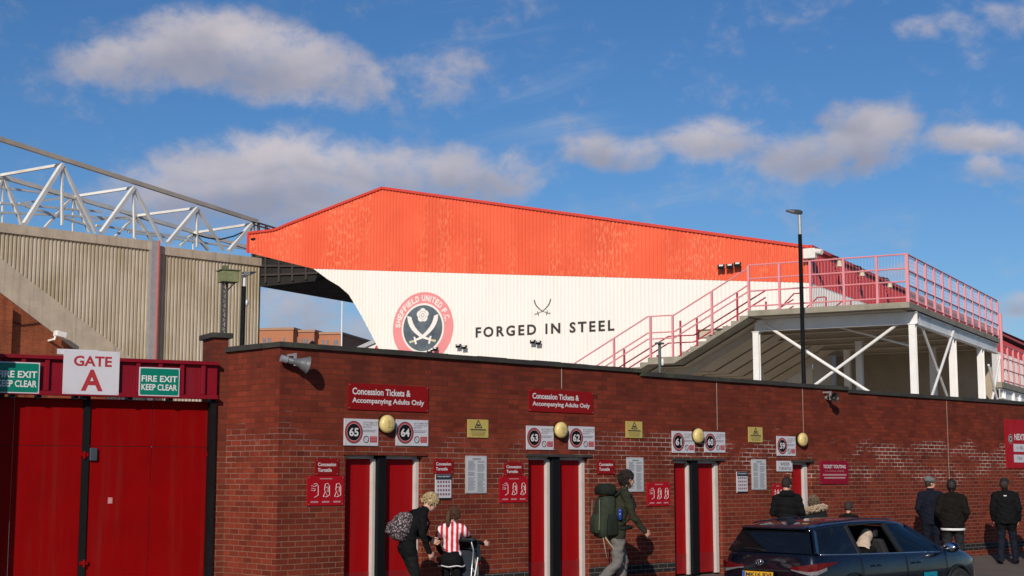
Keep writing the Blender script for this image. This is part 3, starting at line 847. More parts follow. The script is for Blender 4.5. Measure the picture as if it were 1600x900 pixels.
cx, cz = GAB.at(661, 512); Rz = GAB.at(661, 456.5)[1] - cz
crest = MB().disc(cx, cz, Rz, Rz, PROUD, PROUD + .004, n=64).build('club_crest', M_crest_pink, stand)
MB().disc(cx, cz - .02, Rz * .70, Rz * .70, PROUD - .004, PROUD - .002, n=64).build('crest_ring', M_crest_white, crest)
MB().disc(cx, cz - .02, Rz * .645, Rz * .645, PROUD - .008, PROUD - .006, n=64).build('crest_field', M_crest_dark, crest)
crossed(crest, cx, cz, Rz, M_crest_white, M_crest_gold, PROUD - .010)
rose = MB(); rzc = cz + .35 * Rz
for k in range(5):
    a = R(90 + 72 * k); rose.disc(cx + .10 * Rz * math.cos(a), rzc + .10 * Rz * math.sin(a), .10 * Rz, .10 * Rz, PROUD - .013 - .0004 * k, PROUD - .009, n=18)
ro = rose.build('rose', M_crest_white, crest)
ln = MB()
for k in range(5):
    a = R(126 + 72 * k); ln.bar((cx + .05 * Rz * math.cos(a), PROUD - .0165, rzc + .05 * Rz * math.sin(a)), (cx + .20 * Rz * math.cos(a), PROUD - .0165, rzc + .20 * Rz * math.sin(a)), .012, .003)
ln.ring(cx, rzc, .035 * Rz, .055 * Rz, PROUD - .018, PROUD - .014, n=20); ln.ring(cx, rzc, .105 * Rz, .118 * Rz, PROUD - .018, PROUD - .0145, n=24)
ln.build('rose_line', mat('crest_line', (.42, .42, .42), .6), crest)


def arc_text(s, r, a0, a1, h, parent, m, flip=False):
    wid = {'I': .45, '.': .42, ' ': .55, 'W': 1.3}
    ws = [wid.get(ch, 1.0) for ch in s]; tot = sum(ws); acc = 0
    for ch, w in zip(s, ws):
        a = R(a0 + (a1 - a0) * (acc + w / 2) / tot); acc += w
        if ch == ' ': continue
        gw = h * {'I': .18, '.': .2}.get(ch, .66); gh = h * (.2 if ch == '.' else 1)
        o = text('letter', ch, -gw / 2, gw / 2, 0, gh, 0, m, parent, .03)
        sg = -1 if flip else 1
        o.matrix_local = Matrix.Translation((cx + r * math.cos(a), PROUD - .004, cz + r * math.sin(a))) @ Matrix.Rotation(-(a - sg * R(90)), 4, 'Y')


arc_text('SHEFFIELD UNITED F.C.', Rz * .745, 178, 10, Rz * .17, crest, M_crest_white)
arc_text('1889', Rz * .91, 252, 288, Rz * .16, crest, M_crest_white, True)
cx2, cz2 = GAB.at(848, 478)
crossed(stand, cx2, cz2, Rz * .56, M_ink, mat('grey_ink', (.25, .23, .22), .6), PROUD, w=.42)

# ------------------------------------------------------------------ floodlights on the stand
def floodlight(frame, px, py, label, size=.30, lamp=True, group='floodlights fixed to the stand', y=-.04, name='floodlight'):
    X, Z = frame.at(px, py); r = empty(name, frame.mat4(X, y, Z), label, 'floodlight', group)
    s = size
    MB().bar((0, 0, s * .2), (0, -s * .55, s * .1), s * .16).bar((-s * .42, -s * .6, .0), (s * .42, -s * .6, 0), s * .08).build('bracket', M_black, r)
    m = MB(); m.loft([[Vector((x * q, -s * (.62 + dy), z * q * .75 - dy * s * .35)) for x, z in ((-.5 * s, -.45 * s), (.5 * s, -.45 * s), (.5 * s, .45 * s), (-.5 * s, .45 * s))] for q, dy in ((.55, 0), (1, .42))])
    m.build('housing', M_black, r)
    MB().box(-.30 * s, .30 * s, -s * 1.06, -s * 1.045, -.06 * s, .16 * s).build('lens', mat('lamp_lens', (.72, .70, .66), .2, var=.1), r)
    return r
for px, py, lab in ((1131.5, 417, 'black floodlight on the orange cladding, biggest and leftmost of the three together'), (1145, 416, 'black floodlight on the orange cladding, middle of the three together'), (1157, 413.5, 'black floodlight on the orange cladding, nearest the stair railing'),
                    (676, 549, 'black floodlight low on the crest, left of its pair'), (685, 545, 'black floodlight low on the crest, right and upper of its pair'),
                    (721, 540, 'black floodlight right of the crest, left of its pair'), (730, 542, 'black floodlight right of the crest, below the letter F'),
                    (837, 533.5, 'black floodlight under the word IN, left of its pair'), (846, 535, 'black floodlight under the word IN, right of its pair')):
    floodlight(GAB, px, py, lab, .22 if py > 500 else .27)
for px, py, lab in ((1295, 411, 'pale lamp on the red back wall, first past the corner'), (1331, 426, 'pale lamp on the red back wall, above the second railing bay'), (1375, 444, 'pale lamp on the red back wall, lowest and furthest right')):
    X, Z = BACK.at(px, py); r = empty('wall_lamp', BACK.mat4(X, -.04, Z), lab, 'lamp', 'lamps on the red back wall')
    MB().tube([(0, -.02, .28), (0, -.30, .20), (0, -.36, .02)], .03, 6).build('arm', M_black, r)
    MB().tube([(0, -.36, .06), (0, -.36, -.16)], [.07, .11], 10).build('lamp_head', mat('lamp_cream', (.66, .58, .42), .4), r)
X, Z = GAB.at(1271, 397); r = empty('camera_box', GAB.mat4(X, -.1, Z), 'white security camera box at the corner of the orange gable', 'security camera')
MB().box(-.25, .18, -.32, -.02, -.20, .16).build('housing', M_white, r, bevel=.02)
MB().tube([(.18, -.2, .05), (.42, -.26, .0)], .10, 10).build('camera', M_white, r); MB().bar((-.1, -.1, -.22), (-.1, .08, -.32), .06).build('bracket', M_black, r)

# ------------------------------------------------------------------ signs
M_sign_red = mat('sign_red', (.37, .006, .013), .4, var=.06, scale=3, spec=.12)
M_sign_dred = mat('concession_red', (.24, .007, .008), .45, var=.08, scale=3, spec=.12)
M_sign_crim = mat('crimson_board', (.25, .005, .022), .4, var=.06, spec=.12)
M_sign_white = mat('sign_white', (.58, .56, .60), .4, var=.04, scale=4, dirt=(.46, .43, .43, .4))
M_letter = mat('letter_white', (.68, .65, .65), .5, var=.03)
M_letter_soft = mat('letter_faint', (.46, .25, .26), .6)
M_sign_yellow = mat('notice_yellow', (.50, .38, .10), .5, var=.08, scale=5)
M_sign_green = mat('exit_green', (.0, .17, .115), .4, var=.05, spec=.3)
M_lamp_cream = mat('bulkhead_cream', (.70, .54, .21), .35, var=.10, scale=9, dirt=(.52, .40, .16, .5))
M_paper = mat('paper_sheet', (.50, .51, .52), .3, var=.05)
M_print = mat('grey_print', (.16, .16, .18), .6, var=.2)
M_red_ink = mat('red_ink', (.45, .03, .04), .5)


def board(name, frame, x0, x1, t, b, label, cat, m, group=None, y=0.0, th=.018, pxy=None):
    """flat sign whose corners sit at the given places on the wall; root mesh centred on the board"""
    X0, Z1 = frame.at(x0, t, y); _, Z0 = frame.at(x0, b, y); Xb = frame.at(x1, (t + b) / 2, y)[0]
    w, h = Xb - X0, Z1 - Z0
    o = MB().box(-w / 2, w / 2, -th, -.001, -h / 2, h / 2).build(name, m, m4=frame.mat4((X0 + Xb) / 2, y, (Z0 + Z1) / 2), bevel=.002)
    tag(o, label, cat, group)
    f = -th - .0012
    scr = MB()
    for sx in (-1, 1):
        for sz in (-1, 1): scr.disc(sx * (w / 2 - .022), sz * (h / 2 - .022), .006, .006, f - .002, f, n=8)
    if w > .25: scr.build('screw_head', M_galv, o)
    return o, w, h, f


def two_lines(o, w, h, f, a, b, fx0, fxa, fxb, za, zb, hh, m=M_letter, bold=.024):
    text('lettering', a, -w / 2 + fx0 * w, -w / 2 + fxa * w, -h / 2 + za * h, -h / 2 + (za + hh) * h, f, m, o, bold)
    text('lettering', b, -w / 2 + fx0 * w, -w / 2 + fxb * w, -h / 2 + zb * h, -h / 2 + (zb + hh) * h, f, m, o, bold)


for (x0, x1, t, b, lab) in ((543, 668, 598, 639.5, 'dark red Concession Tickets board above the 65 and 64 signs'), (825.5, 925.5, 607.5, 642.5, 'dark red Concession Tickets board above the 63 and 62 signs')):
    o, w, h, f = board('concession_board', WALL, x0, x1, t, b, lab, 'sign', M_sign_dred, 'concession ticket boards')
    two_lines(o, w, h, f, 'Concession Tickets &', 'Accompanying Adults Only', .05, .77, .945, .57, .20, .26)


def number_sign(n, x0, x1, t, b, lab):
    o, w, h, f = board('number_sign', WALL, x0, x1, t, b, lab, 'sign', M_sign_white, 'white turnstile number signs')
    c = (-w * .225, -.0)
    r = h * .42
    MB().ring(c[0], c[1], r * .93, r, f - .001, f + .001).build('black_ring', M_ink, o)
    MB().ring(c[0], c[1], r * .775, r * .929, f - .001, f + .001).build('red_ring', M_red_ink, o)
    MB().ring(c[0], c[1], r * .755, r * .774, f - .001, f + .001).build('white_ring', M_letter, o)
    MB().disc(c[0], c[1], r * .754, r * .754, f - .001, f + .001).build('black_disc', M_black, o)
    dg = MB()
    for k in range(26):
        a = 2 * math.pi * k / 26; dg.bar((c[0] + r * .81 * math.cos(a), f - .0016, c[1] + r * .81 * math.sin(a)), (c[0] + r * .89 * math.cos(a), f - .0016, c[1] + r * .89 * math.sin(a)), .006, .001)
    dg.build('ring_mark', M_letter_soft, o)
    text('number', str(n), c[0] - r * .52, c[0] + r * .52, c[1] - r * .37, c[1] + r * .39, f - .0024, M_letter, o, .030)
    for k, (s, e) in enumerate((('AUTOMATED', .46), ('TURNSTILE', .42), ('ENTRY', .27))):
        text('lettering', s, w * .04, w * (.04 + e), h * (.34 - .085 * k), h * (.40 - .085 * k), f, M_print, o, .01)
    for k, e in enumerate((.40, .36)): MB().box(w * .04, w * (.04 + e), f - .001, f, h * (.075 - .055 * k), h * (.095 - .055 * k)).build('small_print', M_print, o)
    m = MB(); m.ring(w * .14, -h * .26, h * .105, h * .135, f - .001, f + .001); m.bar((w * .14 - h * .085, f - .0006, -h * .18), (w * .14 + h * .085, f - .0006, -h * .34), .012, .001)
    m.build('prohibition_ring', M_ink, o)
    MB().box(w * .25, w * .46, f - .001, f + .001, -h * .37, -h * .14).build('red_panel', M_red_ink, o)
    ln = MB()
    for k in range(3): ln.box(w * .27, w * .44, f - .0022, f - .0012, -h * (.19 + .06 * k) - .004, -h * (.19 + .06 * k) + .004)
    ln.build('panel_print', M_letter_soft, o)


for a in ((65, 537, 590, 653.7, 696), (64, 618, 668, 655.3, 696.3), (63, 821.7, 864, 665, 702.4), (62, 888, 928, 665.8, 702.2), (61, 1049, 1084, 673.3, 707.3), (60, 1099.5, 1132, 674.5, 706.8), (59, 1212.7, 1242, 681.3, 712)):
    number_sign(*a, 'white sign with the number %d in a black and red roundel' % a[0])


def bulkhead(px, py, lab):
    X, Z = WALL.at(px, py, -.08); r = empty('bulkhead_lamp', WALL.mat4(X, 0, Z), lab, 'lamp', 'round cream bulkhead lamps')
    MB().tube([(0, 0, 0), (0, -.035, 0)], [.135, .13], 28).build('base', M_black, r, smooth=False)
    m = MB(); rs = [(.128, -.035), (.128, -.075), (.118, -.10), (.09, -.118), (.05, -.127), (.0, -.13)]
    m.loft([[Vector((q * math.cos(2 * math.pi * k / 28), y, q * math.sin(2 * math.pi * k / 28))) for k in range(28)] for q, y in rs])
    m.build('diffuser', M_lamp_cream, r, smooth=True)
    MB().box(-.045, .045, -.131, -.122, -.05, .05).build('centre_plate', mat('lamp_ochre', (.56, .42, .16), .4), r, bevel=.01)
for px, py, lab in ((606.5, 662.5, 'round cream bulkhead lamp between the 65 and 64 signs'), (878, 672, 'round cream bulkhead lamp between the 63 and 62 signs'), (1092.5, 681, 'round cream bulkhead lamp between the 61 and 60 signs'), (1255.5, 687, 'round cream bulkhead lamp right of the 59 sign')):
    bulkhead(px, py, lab)

for x0, x1, t, b, lab in ((730, 762, 655, 683.5, 'yellow camera notice between the 64 and 63 signs'), (977, 1002.5, 658, 684, 'yellow camera notice between the 62 and 61 signs'), (1168.5, 1190.4, 667, 690.8, 'yellow camera notice left of the 59 sign')):
    o, w, h, f = board('camera_notice', WALL, x0, x1, t, b, lab, 'notice', M_sign_yellow, 'yellow camera notices')
    m = MB(); A, Bq, C = (-.07, h * .05), (.07, h * .05), (0, h * .05 + .11)
    for p, q in ((A, Bq), (Bq, C), (C, A)): m.bar((p[0], f - .001, p[1]), (q[0], f - .001, q[1]), .014, .001, up=(0, 1, 0))
    m.box(-.03, .03, f - .001, f, h * .05 + .02, h * .05 + .05); m.build('warning_triangle', M_ink, o)
    m = MB(); m.box(-w * .38, w * .38, f - .001, f, -h * .10, -h * .03); m.build('headline', M_ink, o)
    m = MB()
    for k in range(4): m.box(-w * (.36 - .02 * k), w * (.36 - .02 * k), f - .001, f, -h * (.18 + .07 * k) - .004, -h * (.18 + .07 * k) + .004)
    m.build('small_print', mat('brown_print', (.25, .19, .06), .6), o)

for x0, x1, t, b, lab in ((727, 759.5, 712, 771, 'tall white printed list left of the number 63 door'), (978.5, 1004.5, 714.6, 768.5, 'tall white printed list behind the head of the backpacker'), (1173.4, 1196.2, 717.5, 765.2, 'tall white printed list left of the WIDER TURNSTILE sign')):
    o, w, h, f = board('printed_list', WALL, x0, x1, t, b, lab, 'notice', mat('list_frame', (.44, .44, .45), .35), 'tall printed lists')
    MB().box(-w / 2 + .02, w / 2 - .02, f - .002, f + .001, -h / 2 + .02, h / 2 - .02).build('sheet', M_paper, o)
    m = MB(); rr = random.Random(3); z = h * .36
    while z > -h * .45:
        for xa in (-w * .41, w * .04):
            if rr.random() < .93: m.box(xa, xa + w * rr.uniform(.26, .36), f - .0032, f - .0022, z - .004, z + .003)
        z -= .0165
    m.box(-w * .2, w * .2, f - .0032, f - .0022, h * .40, h * .43); m.build('print', M_print, o)

for x0, x1, t, b, lab in ((492, 528, 716.8, 743, 'small dark red Concession Turnstile sign left of the number 65 door'), (677, 707, 717, 740.2, 'small dark red Concession Turnstile sign right of the number 64 door'), (787, 816.5, 722, 743.8, 'small dark red Concession Turnstile sign left of the number 63 door'), (932, 959.5, 718, 740.6, 'small dark red Concession Turnstile sign right of the number 62 door')):
    o, w, h, f = board('turnstile_sign', WALL, x0, x1, t, b, lab, 'sign', M_sign_dred, 'small concession turnstile signs')
    two_lines(o, w, h, f, 'Concession', 'Turnstile', .10, .88, .70, .56, .22, .22)

for x0, x1, t, b, lab in ((479.5, 536, 743.6, 790.5, 'red picture panel of ticket steps left of the number 65 door'), (779.5, 823.5, 744.3, 785.5, 'red picture panel of ticket steps left of the number 63 door'), (1010, 1046, 753.4, 790.8, 'red picture panel of ticket steps left of the number 61 door'), (1206, 1222, 756, 792, 'red panel half hidden behind the man in the puffer jacket')):
    o, w, h, f = board('ticket_panel', WALL, x0, x1, t, b, lab, 'sign', M_sign_red, 'red ticket step panels')
    MB().box(-w * .17, w * .17, f - .001, f, h * .39, h * .42).build('headline', M_letter_soft, o)
    for k in (-1, 0, 1):
        c = k * w * .31; m = MB()
        if k == -1:
            m.tube([(c - w * .09, f - .001, h * .18), (c + .0, f - .001, h * .14), (c + w * .06, f - .001, h * .18)], .004, 4)
            m.tube([(c - w * .09, f - .001, h * .02), (c + .0, f - .001, h * .0), (c + w * .02, f - .001, h * .06), (c - w * .08, f - .001, h * .09)], .004, 4)
        m.tube([(c + w * .0, f - .001, -h * .22), (c + w * .10, f - .001, -h * .15), (c + w * .10, f - .001, h * .16), (c + w * .05, f - .001, h * .25), (c - w * .02, f - .001, h * .22)], .004, 4)
        if k != -1:
            m.tube([(c - w * .02, f - .001, h * .22), (c - w * .04, f - .001, h * .02), (c + w * .06, f - .001, -h * .04), (c + w * .06, f - .001, h * .14), (c, f - .001, h * .10)], .004, 4)
            m.tube([(c - w * .07, f - .001, -h * .2), (c - w * .02, f - .001, -h * .02), (c + w * .05, f - .001, -h * .2), (c - w * .07, f - .001, -h * .2)], .004, 4)
        m.build('line_drawing', M_letter, o)
        MB().box(c - w * .10, c + w * .10, f - .001, f, -h * .40, -h * .345).build('caption', M_letter_soft, o)

for x0, x1, t, b, lab in ((679.5, 704, 741, 780.5, 'small notice of prohibited items under the Concession Turnstile sign'), (1150, 1167, 737, 770, 'small notice of prohibited items right of the number 60 door')):
    o, w, h, f = board('prohibited_notice', WALL, x0, x1, t, b, lab, 'notice', M_sign_white, 'prohibited items notices')
    MB().box(-w / 2 + .002, w / 2 - .002, f - .001, f, h * .285, h / 2 - .002).build('black_heading', mat('heading_dark', (.02, .03, .045), .5), o)
    text('lettering', 'PROHIBITED', -w * .38, w * .38, h * .385, h * .435, f - .0015, M_letter, o, .02)
    MB().box(-w / 2 + .002, w / 2 - .002, f - .001, f, -h / 2 + .002, -h * .44).build('black_footer', M_black, o)
    for r_ in range(4):
        for c_ in range(5):
            X, Z = (c_ - 2) * w * .17, h * (.20 - .165 * r_)
            m = MB(); m.ring(X, Z, .012, .018, f - .001, f); m.bar((X - .012, f - .0012, Z + .012), (X + .012, f - .0012, Z - .012), .005, .001); m.box(X - .006, X + .006, f - .002, f - .001, Z - .01, Z + .008)
            m.build('icon', mat('icon_ink', (.20, .05, .07), .6), o)

o, w, h, f = board('wider_turnstile_sign', WALL, 1213, 1237, 720, 736.5, 'white sign reading WIDER TURNSTILE above the man in the puffer jacket', 'sign', M_sign_white)
two_lines(o, w, h, f, 'WIDER', 'TURNSTILE', .10, .70, .92, .55, .13, .30, M_ink, .01)
for c in o.children:
    if c.name.startswith('lettering') and abs(max(v.co.x for v in c.data.vertices) - (-w / 2 + .70 * w)) < .01: c.location.x = w * .10
o, w, h, f = board('touting_sign', WALL, 1280.5, 1324.5, 720, 756.5, 'crimson board reading TICKET TOUTING right of the wider turnstile', 'sign', M_sign_crim)
text('lettering', 'TICKET TOUTING', -w * .40, w * .40, h * .18, h * .33, f, M_letter, o, .02)
text('lettering', 'IS A CRIMINAL OFFENCE', -w * .34, w * .34, h * .03, h * .09, f, M_letter_soft, o)
text('lettering', 'ALWAYS PLAY SAFE WHEN YOU', -w * .42, w * .42, -h * .11, -h * .05, f, M_letter_soft, o) if False else None
for k, e in enumerate((.42, .38)): MB().box(-w * e, w * e, f - .001, f, -h * (.10 + .13 * k) - .014, -h * (.10 + .13 * k) + .014).build('small_print', M_letter_soft, o)
o, w, h, f = board('fixture_board', WALL, 1568.5, 1645, 655, 731.5, 'large red fixture board cut by the right edge of the photo', 'sign', M_sign_red)
sx = lambda px: WALL.at(px, 690)[0] - WALL.at(1568.5, 693)[0] - w / 2
ro_ = MB(); ro_.disc(sx(1576.5), h * .10, .105, .105, f - .001, f); ro_.build('roundel', M_crest_white, o)
MB().ring(sx(1576.5), h * .10, .062, .10, f - .002, f - .001).build('roundel_ring', M_ink, o)
MB().disc(sx(1576.5), h * .10, .045, .045, f - .002, f - .001).build('roundel_field', M_ink, o)
text('lettering', 'NEXT H', sx(1582.5), sx(1604), h * .08, h * .21, f, M_letter, o, .03)
for z0, z1, s, e in ((-.16, .0, 'v BLA', 1601), (-.38, -.22, 'TBA', 1594)):
    q = MB().box(sx(1580.5), w / 2 - .12, f - .002, f, h * z0, h * z1).build('white_strip', M_sign_white, o)
    text('lettering', s, sx(1585), sx(e), h * (z0 + .05), h * (z1 - .045), f - .003, M_print, q, .01)

o, w, h, f = board('gate_sign', GATE, 99.5, 186, 546.5, 615.5, 'large white sign reading GATE A on the red header', 'sign', M_sign_white, y=HY - .004)
text('lettering', 'GATE', -w * .32, w * .36, h * .14, h * .38, f, mat('gate_letter_red', (.36, .02, .025), .5), o, .03)
text('lettering', 'A', -w * .18, w * .21, -h * .42, h * .07, f, mat('gate_letter_red', (.36, .02, .025), .5), o, .03)
MB().box(-w / 2 - .08, w * .1, .002, .03, h / 2 + .001 - .06, h / 2 + .012).build('top_batten', M_sign_white, o)
for x0, x1, t, b, lab in ((-8, 61.5, 564.5, 613.5, 'green fire exit keep clear sign left of the GATE A sign'), (217.5, 280, 573.5, 618.3, 'green fire exit keep clear sign right of the GATE A sign')):
    o, w, h, f = board('fire_exit_sign', GATE, x0, x1, t, b, lab, 'sign', M_sign_white, 'green fire exit signs', y=HY - .004)
    MB().box(-w / 2 + .014, w / 2 - .014, f - .001, f + .001, -h / 2 + .014, h / 2 - .014).build('green_panel', M_sign_green, o)
    two_lines(o, w, h, f - .002, 'FIRE EXIT', 'KEEP CLEAR', .06, .94, .94, .50, .20, .215, M_letter, .02)

# ------------------------------------------------------------------ loudspeakers, poles, lamps
def horn(px, py, yaw, label, k=.62, grey=(.115, .12, .13), tilt=12):
    X, Z = WALL.at(px, py, -.16); r = empty('horn_speaker', WALL.mat4(X, 0, Z), label, 'loudspeaker', 'grey horn loudspeakers on the wall')
    M_horn = mat('horn_grey_%d' % int(grey[0] * 1000), grey, .5, var=.15)
    rot = Matrix.Translation((0, -.16, 0)) @ Matrix.Rotation(yaw, 4, 'Z') @ Matrix.Rotation(R(tilt), 4, 'Y') @ Matrix.Scale(k, 4)
    n = 24; rings = []
    for q, x in ((.05, -.20), (.06, -.05), (.085, .05), (.12, .14), (.155, .20), (.16, .205), (.145, .20), (.09, .06), (.03, .0)):
        rings.append([rot @ Vector((x, q * math.cos(2 * math.pi * k / n), q * math.sin(2 * math.pi * k / n))) for k in range(n)])
    MB().loft(rings).build('horn', M_horn, r, smooth=True)
    MB().tube([rot @ Vector((-.30, 0, 0)), rot @ Vector((-.18, 0, 0))], [.065 * k, .065 * k], 16).build('driver', M_galv, r)
    MB().tube([rot @ Vector((.0, 0, 0)), rot @ Vector((.03, 0, 0)), rot @ Vector((.10, 0, 0))], [.05 * k, .05 * k, .0], 12).build('phase_plug', M_horn, r)
    m = MB(); m.bar((-.03, -.16, .1), (-.03, .0, .1), .03); m.bar((-.03, -.16, .12), (-.03, -.16, -.05), .03); m.build('bracket', M_galv, r)
horn(464, 566, R(-18), 'grey horn loudspeaker on the wall corner above the return, pointing right', .76)
horn(1299, 621, R(-108), 'grey horn loudspeaker under the coping step, pointing at the viewer', .58, (.02, .02, .021), 0)

def px_on(frame, px, py, y=0):
    X, Z = frame.at(px, py, y); return X, y, Z
Y5 = 6.0
lp_x, _, lp_z = px_on(WALL, 1249, 334, Y5)
lamp = empty('street_lamp', WALL.mat4(WALL.at(1256.5, 598, Y5)[0], Y5, 0), 'tall black street lamp standing behind the brick wall', 'street lamp')
dxl = lp_x - WALL.at(1256.5, 598, Y5)[0]
lean = lambda z: dxl * z / lp_z * 1.0
MB().tube([(0, 0, -.4), (lean(1), 0, 1.0), (lean(1.05), 0, 1.05), (lean(lp_z - .55), 0, lp_z - .55)], [.09, .09, .06, .052], 14).build('pole', M_black, lamp, smooth=True)
MB().tube([(lean(lp_z - .56), 0, lp_z - .56), (lean(lp_z), 0, lp_z + .02)], .045, 12).build('spigot', M_galv, lamp)
hd_m = Matrix.Translation((lean(lp_z), 0, lp_z)) @ Matrix.Rotation(R(-44 + 8), 4, 'Z') @ Matrix.Rotation(R(8), 4, 'Y')
m = MB(); m.loft([[hd_m @ Vector((x, y * w_, z * t_ + .02)) for y, z in ((-1, -.4), (1, -.4), (1, .2), (.6, 1), (-.6, 1), (-1, .2))] for x, w_, t_ in ((.07, .05, .055), (-.02, .10, .075), (-.18, .12, .055), (-.36, .07, .022))])
m.build('lamp_head', mat('lamp_head_dark', (.05, .055, .06), .4), lamp)

PF = lambda px, py: GATE.at(px, py, 1.2)
X, Z = PF(357, 433); Xb, Zb = PF(351, 522)
r = empty('speaker_box_post', GATE.mat4(Xb, 1.2, 0), 'mossy green box on a lattice post behind the gate pillar', 'equipment box')
m = MB(); m.box(-.06, -.035, -.02, .005, -.2, Z - .07); m.box(.0, .025, -.02, .005, -.2, Z - .07); z = 0
while z < Z - .15: m.bar((-.05, -.0, z), (.015, -.0, z + .07), .014); m.bar((.015, .0, z + .07), (-.05, .0, z + .14), .014); z += .14
m.build('lattice_post', mat('post_dark', (.06, .06, .065), .6), r)
MB().box(-.10, .16, -.14, .10, Z - .085, Z + .085).build('box', mat('mossy_box', (.20, .21, .10), .8, var=.3, scale=12, dirt=(.08, .09, .03, .7)), r, bevel=.006)
MB().box(-.12, .18, -.16, .12, Z + .086, Z + .10).build('lid', mat('mossy_lid', (.12, .13, .07), .8), r); MB().box(-.05, .03, -.04, .04, Z + .101, Z + .17).build('cap', mat('mossy_lid', (.12, .13, .07), .8), r)
MB().bar((.02, -.03, Z - .20), (.12, -.03, Z - .09), .015).build('stay', M_black, r)
X, Z = PF(381.5, 430); Xb, Zb = PF(378, 523)
r = empty('pole_lamp', GATE.mat4(Xb, 1.2, 0), 'slim black lamp pole behind the gate pillar', 'lamp post')
tX = X - Xb
MB().tube([(-.0, 0, -.2), (tX * .9, 0, Z - .17)], .034, 10).build('pole', M_black, r)
MB().tube([(tX * .9, 0, Z - .175), (tX, 0, Z + .01)], .03, 10).build('spigot', M_white, r)
m = MB(); m.loft([[Vector((tX + x, y * w_, Z + .02 + zz + q * t_)) for y, q in ((-1, -1), (1, -1), (1, 1), (-1, 1))] for x, w_, t_, zz in ((-.02, .04, .03, 0), (.06, .09, .028, .0), (.17, .05, .008, .035))]); m.build('lamp_head', mat('lamp_head_dark', (.05, .055, .06), .4), r)
m = MB(); m.ell((tX + .045, -.02, Z - .42), (.025, .025, .06)); m.bar((tX - .03, 0, Z - .45), (tX + .03, 0, Z - .45), .02); m.build('sensor', M_galv, r)
# little post lamp in front of the stair
X, Z = WALL.at(1030.5, 538, 1.5); Xb, _ = WALL.at(1031.5, 590, 1.5)
r = empty('post_lamp', WALL.mat4(Xb, 1.5, 0), 'short grey lamp post beside the foot of the stair, behind the wall', 'lamp post')
MB().tube([(0, 0, -.1), (X - Xb, 0, Z)], .028, 8).build('pole', mat('post_grey', (.10, .11, .11), .5), r)
MB().box(-.09, .08, -.05, .05, Z - .0, Z + .035).build('lamp_head', mat('post_grey', (.10, .11, .11), .5), r, bevel=.01)
MB().ell((.05, -.02, Z - .33), (.03, .03, .07)).build('sensor', M_white, r)
# camera on the stair tower at the left
X, Z = LEFT.at(78, 526, SY); r = empty('security_camera', LEFT.mat4(X, SY + .1, Z), 'white security camera on the orange brick stair tower', 'security camera')
MB().box(-.02, .42, -.65, -.35, -.0, .22).build('housing', M_white, r, Matrix.Rotation(R(10), 4, 'Y'), bevel=.03); m = MB(); m.bar((.0, 0, -.15), (.0, -.45, -.12), .07); m.bar((0, -.45, -.15), (.05, -.48, .05), .07); m.build('bracket', M_white, r)

# ------------------------------------------------------------------ far buildings seen under the roof
FAR = Frame(-22, 150, -12)
fx_ = lambda px, py, y=0: FAR.at(px, py, y)
hot = empty('brick_block', FAR.mat4(fx_(470, 530)[0], 0, 0), 'orange brick flats with narrow windows beyond the football ground', 'building')
h0 = fx_(470, 530)[0]
def blk(px0, px1, pyt, y0, y1, m, name='wall'):
    a, b = fx_(px0, 530, y0)[0] - h0, fx_(px1, 530, y0)[0] - h0; z = fx_(px0, pyt, y0)[1]
    w_ = MB().box(a, b, y0, y1, 0, z).build(name, m, hot); MB().box(a - .1, b + .1, y0 - .12, y1, z + .002, z + .25).build('parapet', mat('parapet_tan', (.40, .22, .14), .8), w_)
    return a, b, z
M_flat = mat('flats_brick', (.44, .17, .085), .85, var=.1, scale=.4); M_flat2 = mat('flats_brick_side', (.40, .15, .08), .85, var=.1, scale=.4)
blk(380, 458, 517, 0, 12, M_flat); blk(458.5, 491, 519.5, 1.2, 12, M_flat2); blk(491.5, 532, 523, 2.4, 14, M_flat)
for px, w_, y in ((413, 5, 0), (421, 5, 0), (444, 3, 0), (465, 2.5, 1.2), (472, 2.5, 1.2), (478, 5, 1.2), (487, 3, 1.2), (505, 3.5, 2.4), (512, 3.5, 2.4), (525, 6, 2.4)):
    a, b = fx_(px - w_ / 2, 530, y)[0] - h0, fx_(px + w_ / 2, 530, y)[0] - h0; z1 = fx_(px, 528 + y * 1.4, y)[1]
    wn = MB().box(a, b, y - .05, y - .002, z1 - 1.35, z1).build('window', mat('window_grey', (.16, .17, .19), .3, var=.3), hot)
    MB().box(a - .06, b + .06, y - .09, y - .002, z1 - 1.43, z1 - 1.352).build('sill', M_white, wn)
    w2 = MB().box(a, b, y - .05, y - .002, z1 - 4.0, z1 - 1.9).build('window', mat('window_grey', (.16, .17, .19), .3, var=.3), hot)
X, Z = FAR.at(533.5, 451, -20); Xb = FAR.at(533.5, 545, -20)[0]
r = empty('white_mast', FAR.mat4(Xb, -20, 0), 'thin white mast standing in the gap under the stand roof', 'mast')
MB().tube([(0, 0, -.4), (0, 0, Z)], [.10, .055], 10).build('pole', M_steel_white, r)
m = MB(); m.box(-.09, .09, -.09, .09, Z * .60, Z * .60 + .14); m.box(-.05, .05, -.05, .05, Z, Z + .18); m.build('clamp', M_galv, r)
for px, py, lab in ((439, 541, 'round dark loudspeaker above the wall, left one of the pair'), (448, 541, 'round dark loudspeaker above the wall, right one of the pair'), (490, 539, 'round dark loudspeaker above the wall, nearest the white mast')):
    X, Z = GAB.at(px, py, -8); r = empty('round_speaker', GAB.mat4(X, -8, 0), lab, 'loudspeaker', 'round dark speakers on short posts')
    MB().tube([(0, 0, -.3), (0, 0, Z - .1)], .03, 6).build('post', M_black, r)
    MB().tube([(0, .08, Z), (0, -.02, Z), (0, -.08, Z)], [.08, .11, .14], 14).build('horn', M_black, r)
hx_, hz_ = FAR.at(578, 545, -30)
r = empty('gabled_shed', FAR.mat4(hx_, -30, 0), 'white gabled building with a red door, low under the stand', 'building')
